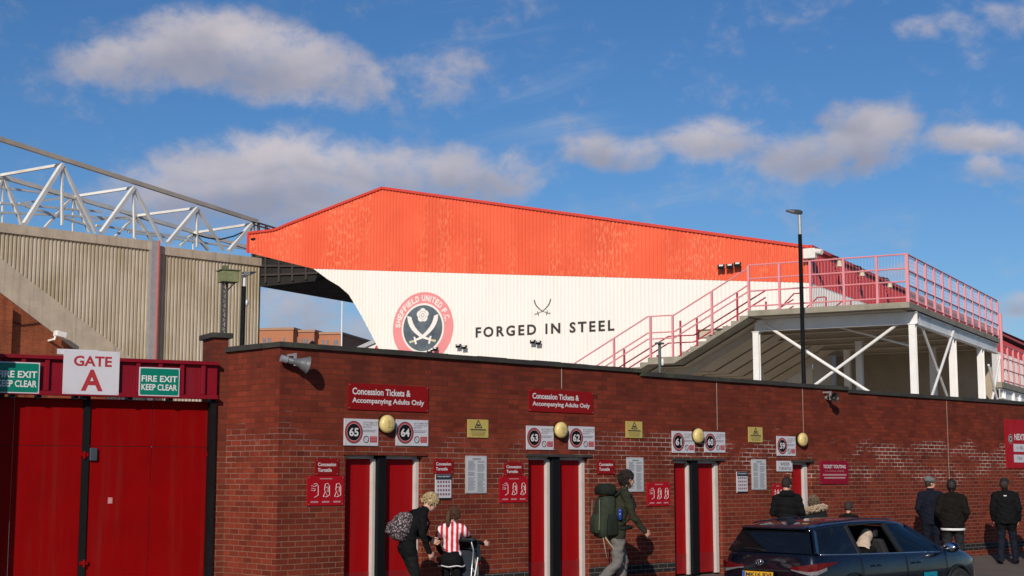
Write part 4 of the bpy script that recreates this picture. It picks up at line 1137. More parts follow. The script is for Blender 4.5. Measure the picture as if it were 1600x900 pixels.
q = FAR.at(602, 536, -30)[0] - hx_; zt_ = FAR.at(598, 536, -30)[1]
MB().prism([(-q - 1, 0), (q * 2.2, 0), (q * 2.2, zt_ - .9), (q, zt_ + .4), (-q - 1, zt_ - 1.0)], 0, 9).build('wall', M_white, r)
MB().bar((-q - 1.2, -.1, zt_ - 1.05), (q, -.1, zt_ + .5), .25, .3).build('roof_edge', mat('grey_roof', (.4, .4, .42), .6), r)
X, Z = FAR.at(591, 547, -34); MB().ell((X - hx_, -4.0, Z), (.30, .06, .42)).build('red_disc', M_back_red, r)
m = MB(); X, Z = FAR.at(528, 549, -31); m.box(X - hx_ - 1.6, X - hx_ + 1.6, -1.0, -.5, 0, Z); m.build('red_hut', M_back_red, r)
# ------------------------------------------------------------------ people
M_skin = mat('skin', (.52, .27, .19), .6, var=.08, scale=30)
M_skin2 = mat('skin_pale', (.60, .34, .26), .6, var=.08, scale=30)
M_eye = mat('eye_dark', (.02, .015, .012), .3)
M_lip = mat('lip', (.40, .14, .12), .5)
C = {k: mat('cloth_' + k, c, .9, var=.22, scale=14, bump=.35, bscale=45, spec=.15) for k, c in dict(
    black=(.006, .006, .007), charcoal=(.011, .011, .012), navy=(.007, .009, .018), olive=(.028, .029, .018), grey=(.15, .138, .13), jeans=(.009, .012, .021),
    white=(.70, .70, .72), darkgrey=(.018, .019, .022), tan=(.55, .40, .30), brownblack=(.009, .007, .006), shoe=(.015, .014, .014), greenpack=(.032, .040, .027), packdark=(.014, .018, .014)).items()}


def striped_shirt():
    m = bpy.data.materials.new('striped_shirt'); m.use_nodes = True
    t = m.node_tree; q = G(t); b = t.nodes['Principled BSDF']; c = q.coord(); x, y, z = q.sep(c)
    w = q.m('FRACT', q.m('ADD', q.m('MULTIPLY', q.m('ADD', x, q.m('MULTIPLY', y, .35)), 13.5), q.m('MULTIPLY', q.noise(c, 6.0, 2), .35)))
    f = q.ramp(w, .47, .53)
    q.set(b.inputs['Base Color'], q.mix(f, (.55, .008, .02, 1), (.74, .72, .76, 1))); b.inputs['Roughness'].default_value = .8
    return m
M_stripe = striped_shirt()


def spotted_bag():
    m = bpy.data.materials.new('patterned_bag'); m.use_nodes = True
    t = m.node_tree; q = G(t); b = t.nodes['Principled BSDF']; c = q.coord()
    v = q.node('ShaderNodeTexVoronoi', feature='F1'); q.set(v.inputs['Vector'], c); v.inputs['Scale'].default_value = 42
    n = q.noise(c, 38, 2, .5, 1.2)
    f = q.m('MULTIPLY', q.ramp(n, .49, .54), q.ramp(v.outputs['Distance'], .62, .5))
    pale = q.mix(q.noise(c, 12, 1), (.50, .42, .42, 1), (.30, .17, .19, 1))
    q.set(b.inputs['Base Color'], q.mix(f, (.015, .014, .018, 1), pale)); b.inputs['Roughness'].default_value = .85
    return m


class Body:
    """solid pieces fused to one skin; every piece remembers which cloth it wears"""
    def __init__(s): s.mb = MB(); s.seg = []
    def limb(s, pts, rs, zone):
        for (a, b), (ra, rb) in zip(zip(pts[:-1], pts[1:]), zip(rs[:-1], rs[1:])):
            a, b = Vector(a), Vector(b)
            n = 5
            P = [a.lerp(b, i / n) for i in range(n + 1)]; Q = [ra + (rb - ra) * i / n for i in range(n + 1)]
            s.mb.tube(P, Q, 14)
            s.mb.ell(a, (ra,) * 3, n=14, m=8); s.mb.ell(b, (rb,) * 3, n=14, m=8)
            s.seg.append((a, b, ra, rb, zone))
    def trunk(s, rows, zone, right=Vector((1, 0, 0))):
        """rows: centre, half width, half depth"""
        rings = []; n = 20
        cs = [Vector(r[0]) for r in rows]
        for i, (c, w, d) in enumerate(rows):
            up = (cs[min(i + 1, len(cs) - 1)] - cs[max(i - 1, 0)]).normalized(); f = up.cross(right).normalized(); rt = f.cross(up).normalized()
            rings.append([cs[i] + rt * w * math.cos(2 * math.pi * k / n) * (abs(math.cos(2 * math.pi * k / n)) ** -.12 if abs(math.cos(2 * math.pi * k / n)) > .05 else 1) + f * d * math.sin(2 * math.pi * k / n) for k in range(n)])
        s.mb.loft(rings)
        for (a, b), (r0, r1) in zip(zip(cs[:-1], cs[1:]), zip(rows[:-1], rows[1:])):
            for o in (-.6, 0, .6): s.seg.append((a + right * r0[1] * o, b + right * r1[1] * o, r0[2], r1[2], zone))
    def ell(s, c, r, zone, rot=None):
        s.mb.ell(c, r, n=18, m=14, rot=rot); c = Vector(c); m = min(r); s.seg.append((c, c + Vector((0, 0, .001)), sum(r) / 3, sum(r) / 3, zone))


def hand_pieces(mb, wrist, direction, palm_n, side, sc=1.0, curl=.5, mi=0):
    d = Vector(direction).normalized(); n = Vector(palm_n); n = (n - d * n.dot(d)).normalized(); s_ = d.cross(n) * side
    w = Vector(wrist); P = lambda a, b, c: w + (d * a + s_ * b + n * c) * sc
    rings = []
    for a, hw, hd in ((-.02, .026, .020), (.02, .034, .017), (.06, .042, .015), (.088, .041, .012)):
        rings.append([P(a, hw * math.cos(2 * math.pi * k / 10), hd * math.sin(2 * math.pi * k / 10)) for k in range(10)])
    mb.loft(rings, mi)
    for b, L in ((.031, .068), (.011, .078), (-.010, .074), (-.030, .058)):
        p = Vector((.080, b, 0)); ang = .15; pts = [P(*p)]
        for q in (.45, .32, .23):
            ang += curl * .75; p = p + Vector((math.cos(ang), 0, math.sin(ang))) * L * q; pts.append(P(*p))
        mb.tube(pts, [.0095 * sc, .009 * sc, .008 * sc, .006 * sc], 7, mi)
    mb.tube([P(.015, .030, .004), P(.045, .052, .014), P(.070, .056, .026), P(.088, .052, .034)], [.012 * sc, .0105 * sc, .009 * sc, .0065 * sc], 7, mi)


def person(m4, label, mats, J, group=None, sc=1.0, coat=None, hands=(None, None), fat=1.0, quilt=False, voxel=.011, hairs=None, head_yaw=0, head_pitch=0):
    """J: joints in metres, forward = +y, right = +x.  mats: torso, arm, leg, shoe, skin materials"""
    tor, arm, leg, shoe, skin = range(5)
    B = Body(); V = Vector
    pel, che, nec, hea = V(J['pelvis']), V(J['chest']), V(J['neck']), V(J['head'])
    mid = pel.lerp(che, .5) + V(J.get('bow', (0, 0, 0)))
    hem = V(J.get('hem', tuple(pel - (che - pel).normalized() * .12)))
    k = fat; lw = J.get('lw', 1.0)
    B.trunk([(hem, .175 * k, .125 * k), (pel, .172 * k, .130 * k), (mid, .165 * k, .122 * k), (che, .195 * k, .130 * k), (che.lerp(nec, .55), .165 * k, .105 * k), (che.lerp(nec, .88), .085 * k, .078 * k)], tor)
    for sd in 'lr':
        sg = -1 if sd == 'l' else 1
        sh, elb, wr = V(J['sh_' + sd]), V(J['el_' + sd]), V(J['wr_' + sd])
        B.limb([che.lerp(nec, .6) + V((sg * .06, 0, 0)), sh], [.075 * k, .072 * k], tor)
        B.limb([sh, elb, wr], [.070 * k, .054 * k, .042 * k], arm)
        hp, kn, an = V(J['hip_' + sd]), V(J['kn_' + sd]), V(J['an_' + sd]); toe = V(J['toe_' + sd])
        B.limb([hp, kn, an], [.098 * sc * lw, .066 * sc * lw, .056 * sc * lw], leg)
        B.limb([an + V((0, 0, -.015)), toe], [.050 * sc, .040 * sc], shoe); B.ell(an.lerp(toe, -.25) + V((0, 0, -.04 * sc)), (.042 * sc, .05 * sc, .042 * sc), shoe)
    B.ell(pel + V((0, -.005, -.07)), (.15 * k, .098 * k, .10), leg)
    HM = Matrix.Translation(hea) @ Matrix.Rotation(head_yaw, 4, 'Z') @ Matrix.Rotation(head_pitch, 4, 'X') @ Matrix.Scale(J.get('hs', 1.0), 4)
    h = lambda x, y, z: HM @ V((x, y, z))
    rot = HM.to_3x3()
    B.limb([nec - V((0, 0, .03)), h(0, -.02, -.07)], [.058 * sc, .053 * sc], skin)
    B.ell(h(0, -.01, .025), (.074, .094, .098), skin, rot); B.ell(h(0, .025, -.045), (.056, .066, .072), skin, rot)
    B.ell(h(0, .052, -.088), (.026, .026, .022), skin, rot)
    B.limb([h(0, .088, .012), h(0, .108, -.022)], [.010, .014], skin)
    for sg in (-1, 1):
        B.ell(h(sg * .075, -.012, -.005), (.012, .020, .032), skin, rot); B.ell(h(sg * .036, .066, -.02), (.022, .022, .022), skin, rot)
        B.ell(h(sg * .03, .080, .034), (.026, .012, .010), skin, rot)
    o = B.mb.build('person', [M_skin], smooth=True)
    md = o.modifiers.new('fuse', 'REMESH'); md.mode = 'VOXEL'; md.voxel_size = voxel
    sm = o.modifiers.new('relax', 'SMOOTH'); sm.factor = .5; sm.iterations = 3
    me = bpy.data.meshes.new_from_object(o.evaluated_get(bpy.context.evaluated_depsgraph_get()))
    old = o.data; bpy.data.objects.remove(o); bpy.data.meshes.remove(old)
    n = len(me.vertices); co = np.zeros(n * 3); me.vertices.foreach_get('co', co); co = co.reshape(-1, 3)
    def zone_of(P):
        best = np.full(len(P), 1e9); z = np.zeros(len(P), int)
        for a, b, ra, rb, zn in B.seg:
            a, b = np.array(a), np.array(b); d = b - a; t = np.clip(((P - a) @ d) / max(d @ d, 1e-9), 0, 1)
            q = np.linalg.norm(P - (a + t[:, None] * d), axis=1) - (ra + (rb - ra) * t)
            w = q < best; best[w] = q[w]; z[w] = zn
        return z
    vz = zone_of(co); nr = np.zeros(n * 3); me.vertices.foreach_get('normal', nr); nr = nr.reshape(-1, 3)
    rg = np.random.RandomState(int(abs(m4[0][3] * 977)) % 9999)
    ph = rg.rand(3) * 6
    cl = (vz < 3)
    fold = np.sin(co[:, 2] * 34 + 5 * np.sin(co[:, 0] * 9 + ph[0]) + 4 * np.sin(co[:, 1] * 8 + ph[1])) * .0045 + np.sin(co[:, 2] * 71 + co[:, 0] * 25 + ph[2]) * .0025
    if quilt: fold = np.where(vz < 2, np.abs(np.sin(co[:, 2] * 30 + .5 * np.sin(co[:, 0] * 7))) * .012 - .004, fold)
    co += nr * (fold * cl)[:, None]
    me.vertices.foreach_set('co', co.ravel())
    me.materials.clear()
    for mm in mats: me.materials.append(mm)
    for mm in (M_eye, M_lip): me.materials.append(mm)
    nf = len(me.polygons); ce = np.zeros(nf * 3); me.polygons.foreach_get('center', ce)
    me.polygons.foreach_set('material_index', zone_of(ce.reshape(-1, 3)).astype(np.int32)); me.polygons.foreach_set('use_smooth', [True] * nf)
    ex = MB()
    for sg in (-1, 1): ex.ell(h(sg * .031, .082, .012), (.011, .008, .007), 5, n=8, m=6)
    ex.ell(h(0, .092, -.052), (.022, .008, .006), 6, n=8, m=6)
    for sd, spec in zip('lr', hands):
        wr, elb = V(J['wr_' + sd]), V(J['el_' + sd]); dr = spec or (wr - elb)
        hand_pieces(ex, wr + (wr - elb).normalized() * .02, dr, V((-1 if sd == 'r' else 1, 0, 0)), 1 if sd == 'r' else -1, J.get('hs', 1.0) * .95, .55, 4)
    em = bpy.data.meshes.new('x'); em.from_pydata(ex.v, [], ex.f); em.polygons.foreach_set('material_index', ex.mi); em.polygons.foreach_set('use_smooth', [True] * len(ex.f))
    b = bmesh.new(); b.from_mesh(me); b.from_mesh(em); bmesh.ops.recalc_face_normals(b, faces=b.faces); b.to_mesh(me); b.free(); bpy.data.meshes.remove(em)
    me.name = 'person'
    o = bpy.data.objects.new('person', me); col.objects.link(o); o.matrix_world = m4
    tag(o, label, 'person', group)
    o_h = HM
    return o, o_h


def hair(o, HM, m, keep, grow=1.0, seed=1, extra=None, name='hair', n=40, mm=30, rough=.006):
    """shell over the skull; keep(x,y,z) tells where hair grows, in head coordinates"""
    rg = random.Random(seed); mb = MB(); vs = {}; f = []
    P = []
    for i in range(mm + 1):
        th = math.pi * i / mm
        for k in range(n):
            ph_ = 2 * math.pi * k / n; x, y, z = math.sin(th) * math.cos(ph_), math.sin(th) * math.sin(ph_), math.cos(th)
            r = 1 + rg.uniform(-1, 1) * rough * 8
            P.append(Vector((x * .083 * grow * r, -.012 + y * .104 * grow * r, .030 + z * .110 * grow * r)))
    F = []
    for i in range(mm):
        for k in range(n):
            q = (i * n + k, (i + 1) * n + k, (i + 1) * n + (k + 1) % n, i * n + (k + 1) % n)
            c = sum((P[j] for j in q), Vector()) / 4
            if keep(c.x, c.y, c.z): F.append(q)
    used = sorted({j for q in F for j in q}); ix = {j: i for i, j in enumerate(used)}
    mb.add([HM @ P[j] for j in used], [tuple(ix[j] for j in q) for q in F])
    if extra: extra(mb, HM)
    a = mb.build(name, m, o, smooth=True)
    s = a.modifiers.new('thickness', 'SOLIDIFY'); s.thickness = .012; s.offset = -1
    return a


def stand_pose(H=1.75, dx=0, stance=.10, turn=0, arms='down', fw=0.0, wide=1.0):
    s = H / 1.75
    J = dict(pelvis=(0, 0, .95), chest=(0, .0, 1.33), neck=(0, .005 + fw, 1.49), head=(0, .035 + fw * 1.5, 1.635),
             sh_l=(-.18, -.005, 1.405), sh_r=(.18, -.005, 1.405), el_l=(-.245, -.05, 1.14), el_r=(.245, -.05, 1.14), wr_l=(-.235, .06, .92), wr_r=(.235, .06, .92),
             hip_l=(-.09, 0, .92), hip_r=(.09, 0, .92), kn_l=(-stance, .02, .50), kn_r=(stance, .02, .50), an_l=(-stance - .01, -.02, .09), an_r=(stance + .01, -.02, .09), toe_l=(-stance - .03, .14, .035), toe_r=(stance + .03, .14, .035))
    if arms == 'pockets': J.update(el_l=(-.255, -.10, 1.15), el_r=(.255, -.10, 1.15), wr_l=(-.19, .04, .98), wr_r=(.19, .04, .98))
    if arms == 'front': J.update(el_l=(-.25, -.02, 1.16), el_r=(.25, -.02, 1.16), wr_l=(-.10, .22, 1.14), wr_r=(.10, .22, 1.14))
    for k in J: J[k] = tuple(c * s for c in J[k])
    J['hs'] = min(1.0, .55 + .45 * s)
    for k in J:
        if k[:2] in ('sh', 'el', 'wr') and k != 'hs': J[k] = (J[k][0] * wide,) + J[k][1:]
    return J


def spot(px, d, yaw):
    """stands d metres in front of the wall at that place; yaw 0 faces the wall, -90 faces along it to the right"""
    x = WALL.at(px, 742, -d)[0]
    return WALL.mat4(x, -d, footway_z(d)) @ Matrix.Rotation(R(yaw), 4, 'Z')


back_hair = lambda low=-.06, front=.045: (lambda x, y, z: z > low + max(0, y) * 1.7 and (y < front or z > .085) and not (abs(x) > .06 and y > -.02 and z < .02))
M_hair_dark = mat('hair_dark', (.018, .010, .007), .75, var=.4, scale=60, bump=.8, bscale=160)
M_hair_black = mat('hair_black', (.014, .010, .009), .55, var=.4, scale=60, bump=.8, bscale=160)
M_hair_grey = mat('hair_grey', (.032, .022, .017), .75, var=.4, scale=60, bump=.8, bscale=160)
M_hair_blond = mat('hair_blond', (.50, .38, .20), .5, var=.45, scale=50, bump=.8, bscale=150)
M_hair_brown = mat('hair_brown', (.085, .034, .015), .7, var=.5, scale=50, bump=.8, bscale=150)


def cap(o, HM, m, peak=True, flat=False):
    mb = MB(); n = 24; rings = []
    for r, z, yo in ((1.03, .045, 0), (1.08, .07, 0), (1.06, .10, .0), (.86, .132, .0), (.5, .150, .0), (.02, .155, .0)):
        rings.append([HM @ Vector((.085 * r * math.cos(2 * math.pi * k / n), -.008 + yo + .106 * r * math.sin(2 * math.pi * k / n) * (1.08 if flat else 1), z - (.012 * math.sin(2 * math.pi * k / n) if flat else 0))) for k in range(n)])
    mb.loft(rings)
    a = mb.build('cap', m, o, smooth=True)
    if peak:
        mb = MB(); A = [R(30 + 120 * k / 10) for k in range(11)]
        up = [HM @ Vector((.086 * math.cos(t), .098 * math.sin(t), .056)) for t in A]; out = [HM @ Vector((.088 * math.cos(t), .090 * math.sin(t) + .062 * math.sin((t - R(30)) * 1.5), .036)) for t in A]
        mb.add(up + out, [(i, i + 1, 12 + i, 11 + i) for i in range(10)])
        b = mb.build('peak', m, a, smooth=True); s = b.modifiers.new('thickness', 'SOLIDIFY'); s.thickness = .006
    return a


def tufts(o, HM, m, keep, n, L, seed=1, fall=0.0):
    rg = random.Random(seed); mb = MB()
    while len(mb.v) < n * 9:
        d = Vector((rg.gauss(0, 1), rg.gauss(0, 1), rg.gauss(0, 1))).normalized(); p = Vector((d.x * .084, -.012 + d.y * .105, .03 + d.z * .111))
        if not keep(*p): continue
        t = d.cross(Vector((rg.gauss(0, 1), rg.gauss(0, 1), rg.gauss(0, 1)))).normalized(); t = (t + Vector((0, -.2, -.5 - fall))).normalized()
        mb.tube([HM @ (p * .99), HM @ (p + d * L * .38 + t * L * .5), HM @ (p + d * L * (.30 - fall * .3) + t * L)], [.007, .006, .001], 3, cap=False)
    mb.build('hair_lock', m, o, smooth=True)


# man with the big rucksack, striding to the right along the wall
D = 1.25
J = dict(pelvis=(0, 0, .97), chest=(0, .07, 1.35), neck=(0, .13, 1.52), head=(0, .19, 1.665), hs=1.02, hem=(0, .0, .925), lw=1.16,
         sh_l=(-.19, .08, 1.45), sh_r=(.19, .08, 1.45), el_l=(-.25, .02, 1.18), el_r=(.25, .15, 1.16), wr_l=(-.24, .12, .95), wr_r=(.235, .34, .96),
         hip_l=(-.09, 0, .93), hip_r=(.09, 0, .93), kn_l=(-.09, .16, .53), kn_r=(.09, -.02, .50), an_l=(-.09, .10, .10), an_r=(.09, -.34, .22), toe_l=(-.10, .26, .04), toe_r=(.10, -.24, .06))
bp, HM = person(spot(961, D, -112) @ Matrix.Translation((0, 0, .02)) @ Matrix.Scale(1.06, 4), 'walking man in dark olive jacket and grey cargo trousers wearing a large green rucksack', [C['olive'], C['olive'], C['grey'], C['shoe'], M_skin], J, head_pitch=R(-4), head_yaw=R(4))
hair(bp, HM, M_hair_dark, back_hair(-.085, .06), 1.05, 3, rough=.012)
tufts(bp, HM, M_hair_dark, back_hair(-.08, .065), 420, .045, 5)
MB().box(.075, .105, -.05, .09, .60, .76).build('cargo_pocket', C['grey'], bp, bevel=.012)
pk = empty('rucksack', bp.matrix_world.copy() @ Matrix.Translation((0, .035, -.01)), 'large dark green rucksack on the back of the walking man', 'rucksack')
def blob(sections, n=20, sq=.45):
    rings = []
    for (cy, z, w, d) in sections:
        rings.append([Vector((w * math.copysign(abs(math.cos(2 * math.pi * k / n)) ** sq, math.cos(2 * math.pi * k / n)), cy + d * math.copysign(abs(math.sin(2 * math.pi * k / n)) ** sq, math.sin(2 * math.pi * k / n)), z)) for k in range(n)])
    return MB().loft(rings)
blob([(-.20, .86, .10, .07), (-.215, .89, .15, .11), (-.22, 1.0, .17, .125), (-.215, 1.15, .165, .12), (-.20, 1.32, .16, .115), (-.185, 1.42, .15, .105), (-.18, 1.455, .10, .07)]).build('main_bag', C['greenpack'], pk, smooth=True)
blob([(-.19, 1.46, .09, .07), (-.195, 1.475, .15, .12), (-.19, 1.56, .155, .125), (-.18, 1.61, .13, .10), (-.175, 1.625, .06, .05)]).build('lid', C['packdark'], pk, smooth=True)
blob([(-.34, .92, .08, .03), (-.35, .95, .11, .05), (-.35, 1.12, .11, .045), (-.335, 1.2, .09, .03)]).build('front_pocket', C['greenpack'], pk, smooth=True)
for sx_ in (-1, 1):
    q = blob([(-.17, .90, .03, .07), (-.17, .93, .045, .085), (-.17, 1.10, .04, .08), (-.165, 1.2, .03, .06)]); q.v = [(x + sx_ * .17, y, z) for x, y, z in q.v]; q.build('side_pocket', C['packdark'], pk, smooth=True)
    MB().tube([(sx_ * .11, -.10, 1.45), (sx_ * .125, .02, 1.53), (sx_ * .13, .155, 1.46), (sx_ * .135, .215, 1.32), (sx_ * .15, .14, 1.15), (sx_ * .16, -.06, 1.02)], .020, 8).build('strap', C['packdark'], pk, smooth=True)
    MB().tube([(sx_ * .16, -.16, 1.0), (sx_ * .20, .0, 1.0), (sx_ * .13, .15, 1.01), (0, .18, 1.01)], .026, 8).build('hip_belt', C['packdark'], pk, smooth=True)
    MB().tube([(sx_ * .12, -.34, 1.40), (sx_ * .13, -.345, 1.2), (sx_ * .12, -.35, .98)], .008, 6).build('webbing', mat('webbing_olive', (.14, .14, .09), .8), pk)
MB().tube([(.20, -.06, 1.12), (.20, -.06, 1.25)], .030, 12).ell((.20, -.06, 1.25), (.03, .03, .03)).build('bottle', mat('blue_bottle', (.02, .05, .25), .2), pk, smooth=True)
MB().tube([(.13, -.26, .88), (.13, -.12, .70), (.12, .04, .48)], .010, 6).build('trailing_strap', mat('strap_tan', (.30, .26, .18), .8), pk, smooth=True)
MB().tube([(.10, -.28, .88), (.10, -.25, .72), (.10, -.22, .58)], .006, 6).build('trailing_strap', mat('strap_tan', (.30, .26, .18), .8), pk, smooth=True)

# blond woman leaning over the girl
D = 1.0
J = dict(pelvis=(0, -.10, .88), chest=(0, .03, 1.23), neck=(0, .14, 1.37), head=(0, .235, 1.455), hs=.98, hem=(0, -.115, .83), bow=(0, -.05, .02),
         sh_l=(-.165, .06, 1.30), sh_r=(.165, .06, 1.30), el_l=(-.20, .10, 1.04), el_r=(.20, .04, 1.03), wr_l=(-.12, .28, .96), wr_r=(.165, .15, .82),
         hip_l=(-.085, -.10, .85), hip_r=(.085, -.10, .85), kn_l=(-.09, .08, .47), kn_r=(.09, .0, .46), an_l=(-.09, .02, .085), an_r=(.09, -.12, .085), toe_l=(-.10, .17, .03), toe_r=(.10, .03, .03))
wo_, HM = person(spot(648, D, -108), 'blond woman in black clothes bending forward with a patterned backpack', [C['black'], C['black'], C['charcoal'], C['shoe'], M_skin2], J, head_pitch=R(-32), fat=.90)
hair(wo_, HM, M_hair_blond, lambda x, y, z: (z > -.035 + max(0, y) * .9 and (y < .075 or z > .07)), 1.06, 5, rough=.012)
tufts(wo_, HM, M_hair_blond, lambda x, y, z: (z > -.03 + max(0, y) * .9 and (y < .08 or z > .07)), 420, .05, 6, .25)
MB().tube([HM @ Vector((x, y, z)) for x, y, z in ((.078, -.01, .015), (.074, .08, .012), (.0, .105, .012), (-.074, .08, .012), (-.078, -.01, .015))], .0035, 5).build('glasses', M_black, wo_)
bk_ = empty('backpack', wo_.matrix_world.copy() @ Matrix.Translation((0, -.045, 1.06)) @ Matrix.Rotation(R(-20), 4, 'X'), 'black and pink patterned backpack on the bending blond woman', 'backpack')
blob([(-.15, -.16, .10, .05), (-.17, -.13, .15, .10), (-.18, .0, .165, .13), (-.165, .13, .16, .11), (-.15, .21, .13, .07), (-.14, .235, .07, .03)], sq=.6).build('bag', spotted_bag(), bk_, smooth=True)
blob([(-.29, -.12, .06, .02), (-.30, -.10, .10, .04), (-.30, .02, .10, .045), (-.28, .07, .08, .02)], sq=.6).build('pocket', spotted_bag(), bk_, smooth=True)
for sx_ in (-1, 1): MB().tube([(sx_ * .09, -.08, .20), (sx_ * .11, .04, .29), (sx_ * .12, .16, .20), (sx_ * .13, .15, .0), (sx_ * .14, -.06, -.11)], .016, 8).build('strap', C['black'], bk_, smooth=True)
MB().tube([(-.03, -.12, .235), (0, -.10, .28), (.03, -.12, .235)], .008, 6).build('handle', C['black'], bk_)

# girl in the striped shirt
D = .95
J = stand_pose(1.38, stance=.10)
J.update(el_r=(.25, .12, .92), wr_r=(.36, .32, .88), el_l=(-.20, -.02, .88), wr_l=(-.17, .10, .74), hs=.88, neck=(0, .01, 1.165), head=(.02, .045, 1.265))
gi, HM = person(spot(706, D, -58), 'girl in red and white striped football shirt with brown ponytail holding the pushchair', [M_stripe, C['black'], C['black'], C['shoe'], M_skin2], J, sc=.80, fat=.67, head_yaw=R(-18), head_pitch=R(-12), hands=(None, (.7, .6, -.1)))
hair(gi, HM, M_hair_brown, lambda x, y, z: z > -.06 + max(0, y) * 1.5 and (y < .05 or z > .08), 1.05, 8, rough=.01)
tufts(gi, HM, M_hair_brown, lambda x, y, z: z > -.05 + max(0, y) * 1.5 and (y < .05 or z > .08), 260, .05, 9, .6)
MB().tube([HM @ Vector(p) for p in ((.0, -.10, .05), (.0, -.15, .02), (-.005, -.15, -.08), (-.01, -.12, -.17), (-.01, -.105, -.20))], [.026, .034, .036, .026, .006], 10).build('ponytail', M_hair_brown, gi, smooth=True)
for sg, sh_, el_ in ((-1, J['sh_l'], J['el_l']), (1, J['sh_r'], J['el_r'])):
    a, b = Vector(sh_), Vector(el_)
    MB().tube([a, a.lerp(b, .25), a.lerp(b, .62)], [.055, .056, .055], 14).build('sleeve', M_stripe, gi, smooth=True)
mb = MB(); rings = []
for z, r in ((.78, .132), (.68, .158), (.58, .178)): rings.append([Vector((r * math.cos(2 * math.pi * k / 24), r * .85 * math.sin(2 * math.pi * k / 24), z + .008 * math.sin(5 * 2 * math.pi * k / 24))) for k in range(24)])
mb.loft(rings, cap=False); sk_ = mb.build('skirt', C['black'], gi, smooth=True); s_ = sk_.modifiers.new('thickness', 'SOLIDIFY'); s_.thickness = .01
MB().tube([Vector((.182 * math.cos(2 * math.pi * k / 24), .155 * math.sin(2 * math.pi * k / 24), .585 + .008 * math.sin(5 * 2 * math.pi * k / 24))) for k in range(25)], .008, 5, cap=False).build('white_trim', C['white'], sk_)

# pushchair in front of her
ps = empty('pushchair', spot(729, 1.0, -70) @ Matrix.Diagonal((.82, .82, 1.0, 1.0)), 'folded down pushchair with navy hood and red trim beside the girl', 'pushchair')
fr = mat('pushchair_silver', (.55, .55, .56), .3, .7); nv = mat('pushchair_navy', (.020, .028, .042), .85, var=.2, scale=12, bump=.3); rdm = mat('pushchair_red', (.40, .02, .03), .7); bg_ = mat('pushchair_beige', (.26, .25, .18), .8)
for sg in (-1, 1):
    MB().tube([(sg * .20, -.42, .12), (sg * .20, -.20, .46), (sg * .20, -.12, .80), (sg * .20, -.20, .92)], .013, 8).build('frame', fr, ps, smooth=True)
    MB().tube([(sg * .20, .36, .12), (sg * .20, .05, .42), (sg * .20, -.16, .56)], .013, 8).build('frame', fr, ps, smooth=True)
    for y in (-.42, .36):
        w_ = MB().ring(y, .10, .065, .10, -.016, .016, n=24); w_.v = [(sg * .22 + v[1], v[0], v[2]) for v in w_.v]
        wh = w_.build('wheel', M_black, ps); h_ = MB().disc(y, .10, .066, .066, -.010, .010, n=20); h_.v = [(sg * .22 + v[1], v[0], v[2]) for v in h_.v]; h_.build('rim', fr, wh)
MB().tube([(-.20, -.20, .92), (0, -.23, .94), (.20, -.20, .92)], .016, 8).build('handle', M_black, ps, smooth=True)
m_ = MB(); m_.loft([[Vector((x, y + dy, z + dz)) for x in (-.17, .17) for dy, dz in (((-.02, 0), (.02, 0)) if x < 0 else ((.02, 0), (-.02, 0)))] for y, z, dy, dz in ((-.18, .80, 0, 0), (-.05, .50, 0, 0), (-.02, .36, 0, 0))]); m_.build('seat_back', nv, ps, bevel=.01)
MB().box(-.17, .17, -.02, .28, .34, .38).build('seat', nv, ps, bevel=.015)
m_ = MB(); rings = []
for t in range(9):
    a = R(-35 + 150 * t / 8); rings.append([Vector((x, -.05 + .22 * math.cos(a) * w_, .74 + .22 * math.sin(a) * w_)) for x, w_ in ((-.20, .92), (-.15, 1.05), (0, 1.1), (.15, 1.05), (.20, .92))])
m_.loft(rings, cap=False); hd_ = m_.build('hood', nv, ps, smooth=True); s_ = hd_.modifiers.new('thickness', 'SOLIDIFY'); s_.thickness = .012
MB().tube([Vector((x, -.05 + .225 * math.cos(R(-35)) * w_, .74 + .225 * math.sin(R(-35)) * w_)) for x, w_ in ((-.20, .93), (-.15, 1.06), (0, 1.11), (.15, 1.06), (.20, .93))], .014, 6).build('hood_trim', rdm, hd_)
blob([(.13, .40, .14, .04), (.15, .45, .15, .07), (.16, .62, .14, .07), (.14, .68, .10, .03)]).build('blanket', bg_, ps, smooth=True)
MB().box(-.18, .18, -.30, .16, .15, .28).build('basket', rdm, ps, bevel=.03)
MB().tube([(.21, -.36, .06), (.22, -.10, .48), (.22, .0, .70)], .011, 8).build('side_bar', M_white, ps)

# men and women by the wall, most of them seen from behind
pj = dict(arms='front', fw=.03)
o, HM = person(spot(1229, .95, -55), 'man in black quilted puffer jacket waiting at the wider turnstile', [C['black'], C['black'], C['jeans'], C['shoe'], M_skin], stand_pose(1.76, **pj), quilt=True, fat=1.08, head_yaw=R(-28), head_pitch=R(-12))
hair(o, HM, M_hair_dark, back_hair(-.05, .05), 1.03, 11)
blob([(-.055, 1.44, .10, .04), (-.07, 1.47, .14, .06), (-.06, 1.53, .12, .06), (-.04, 1.56, .08, .04)], sq=.8).build('hood', C['black'], o, smooth=True)

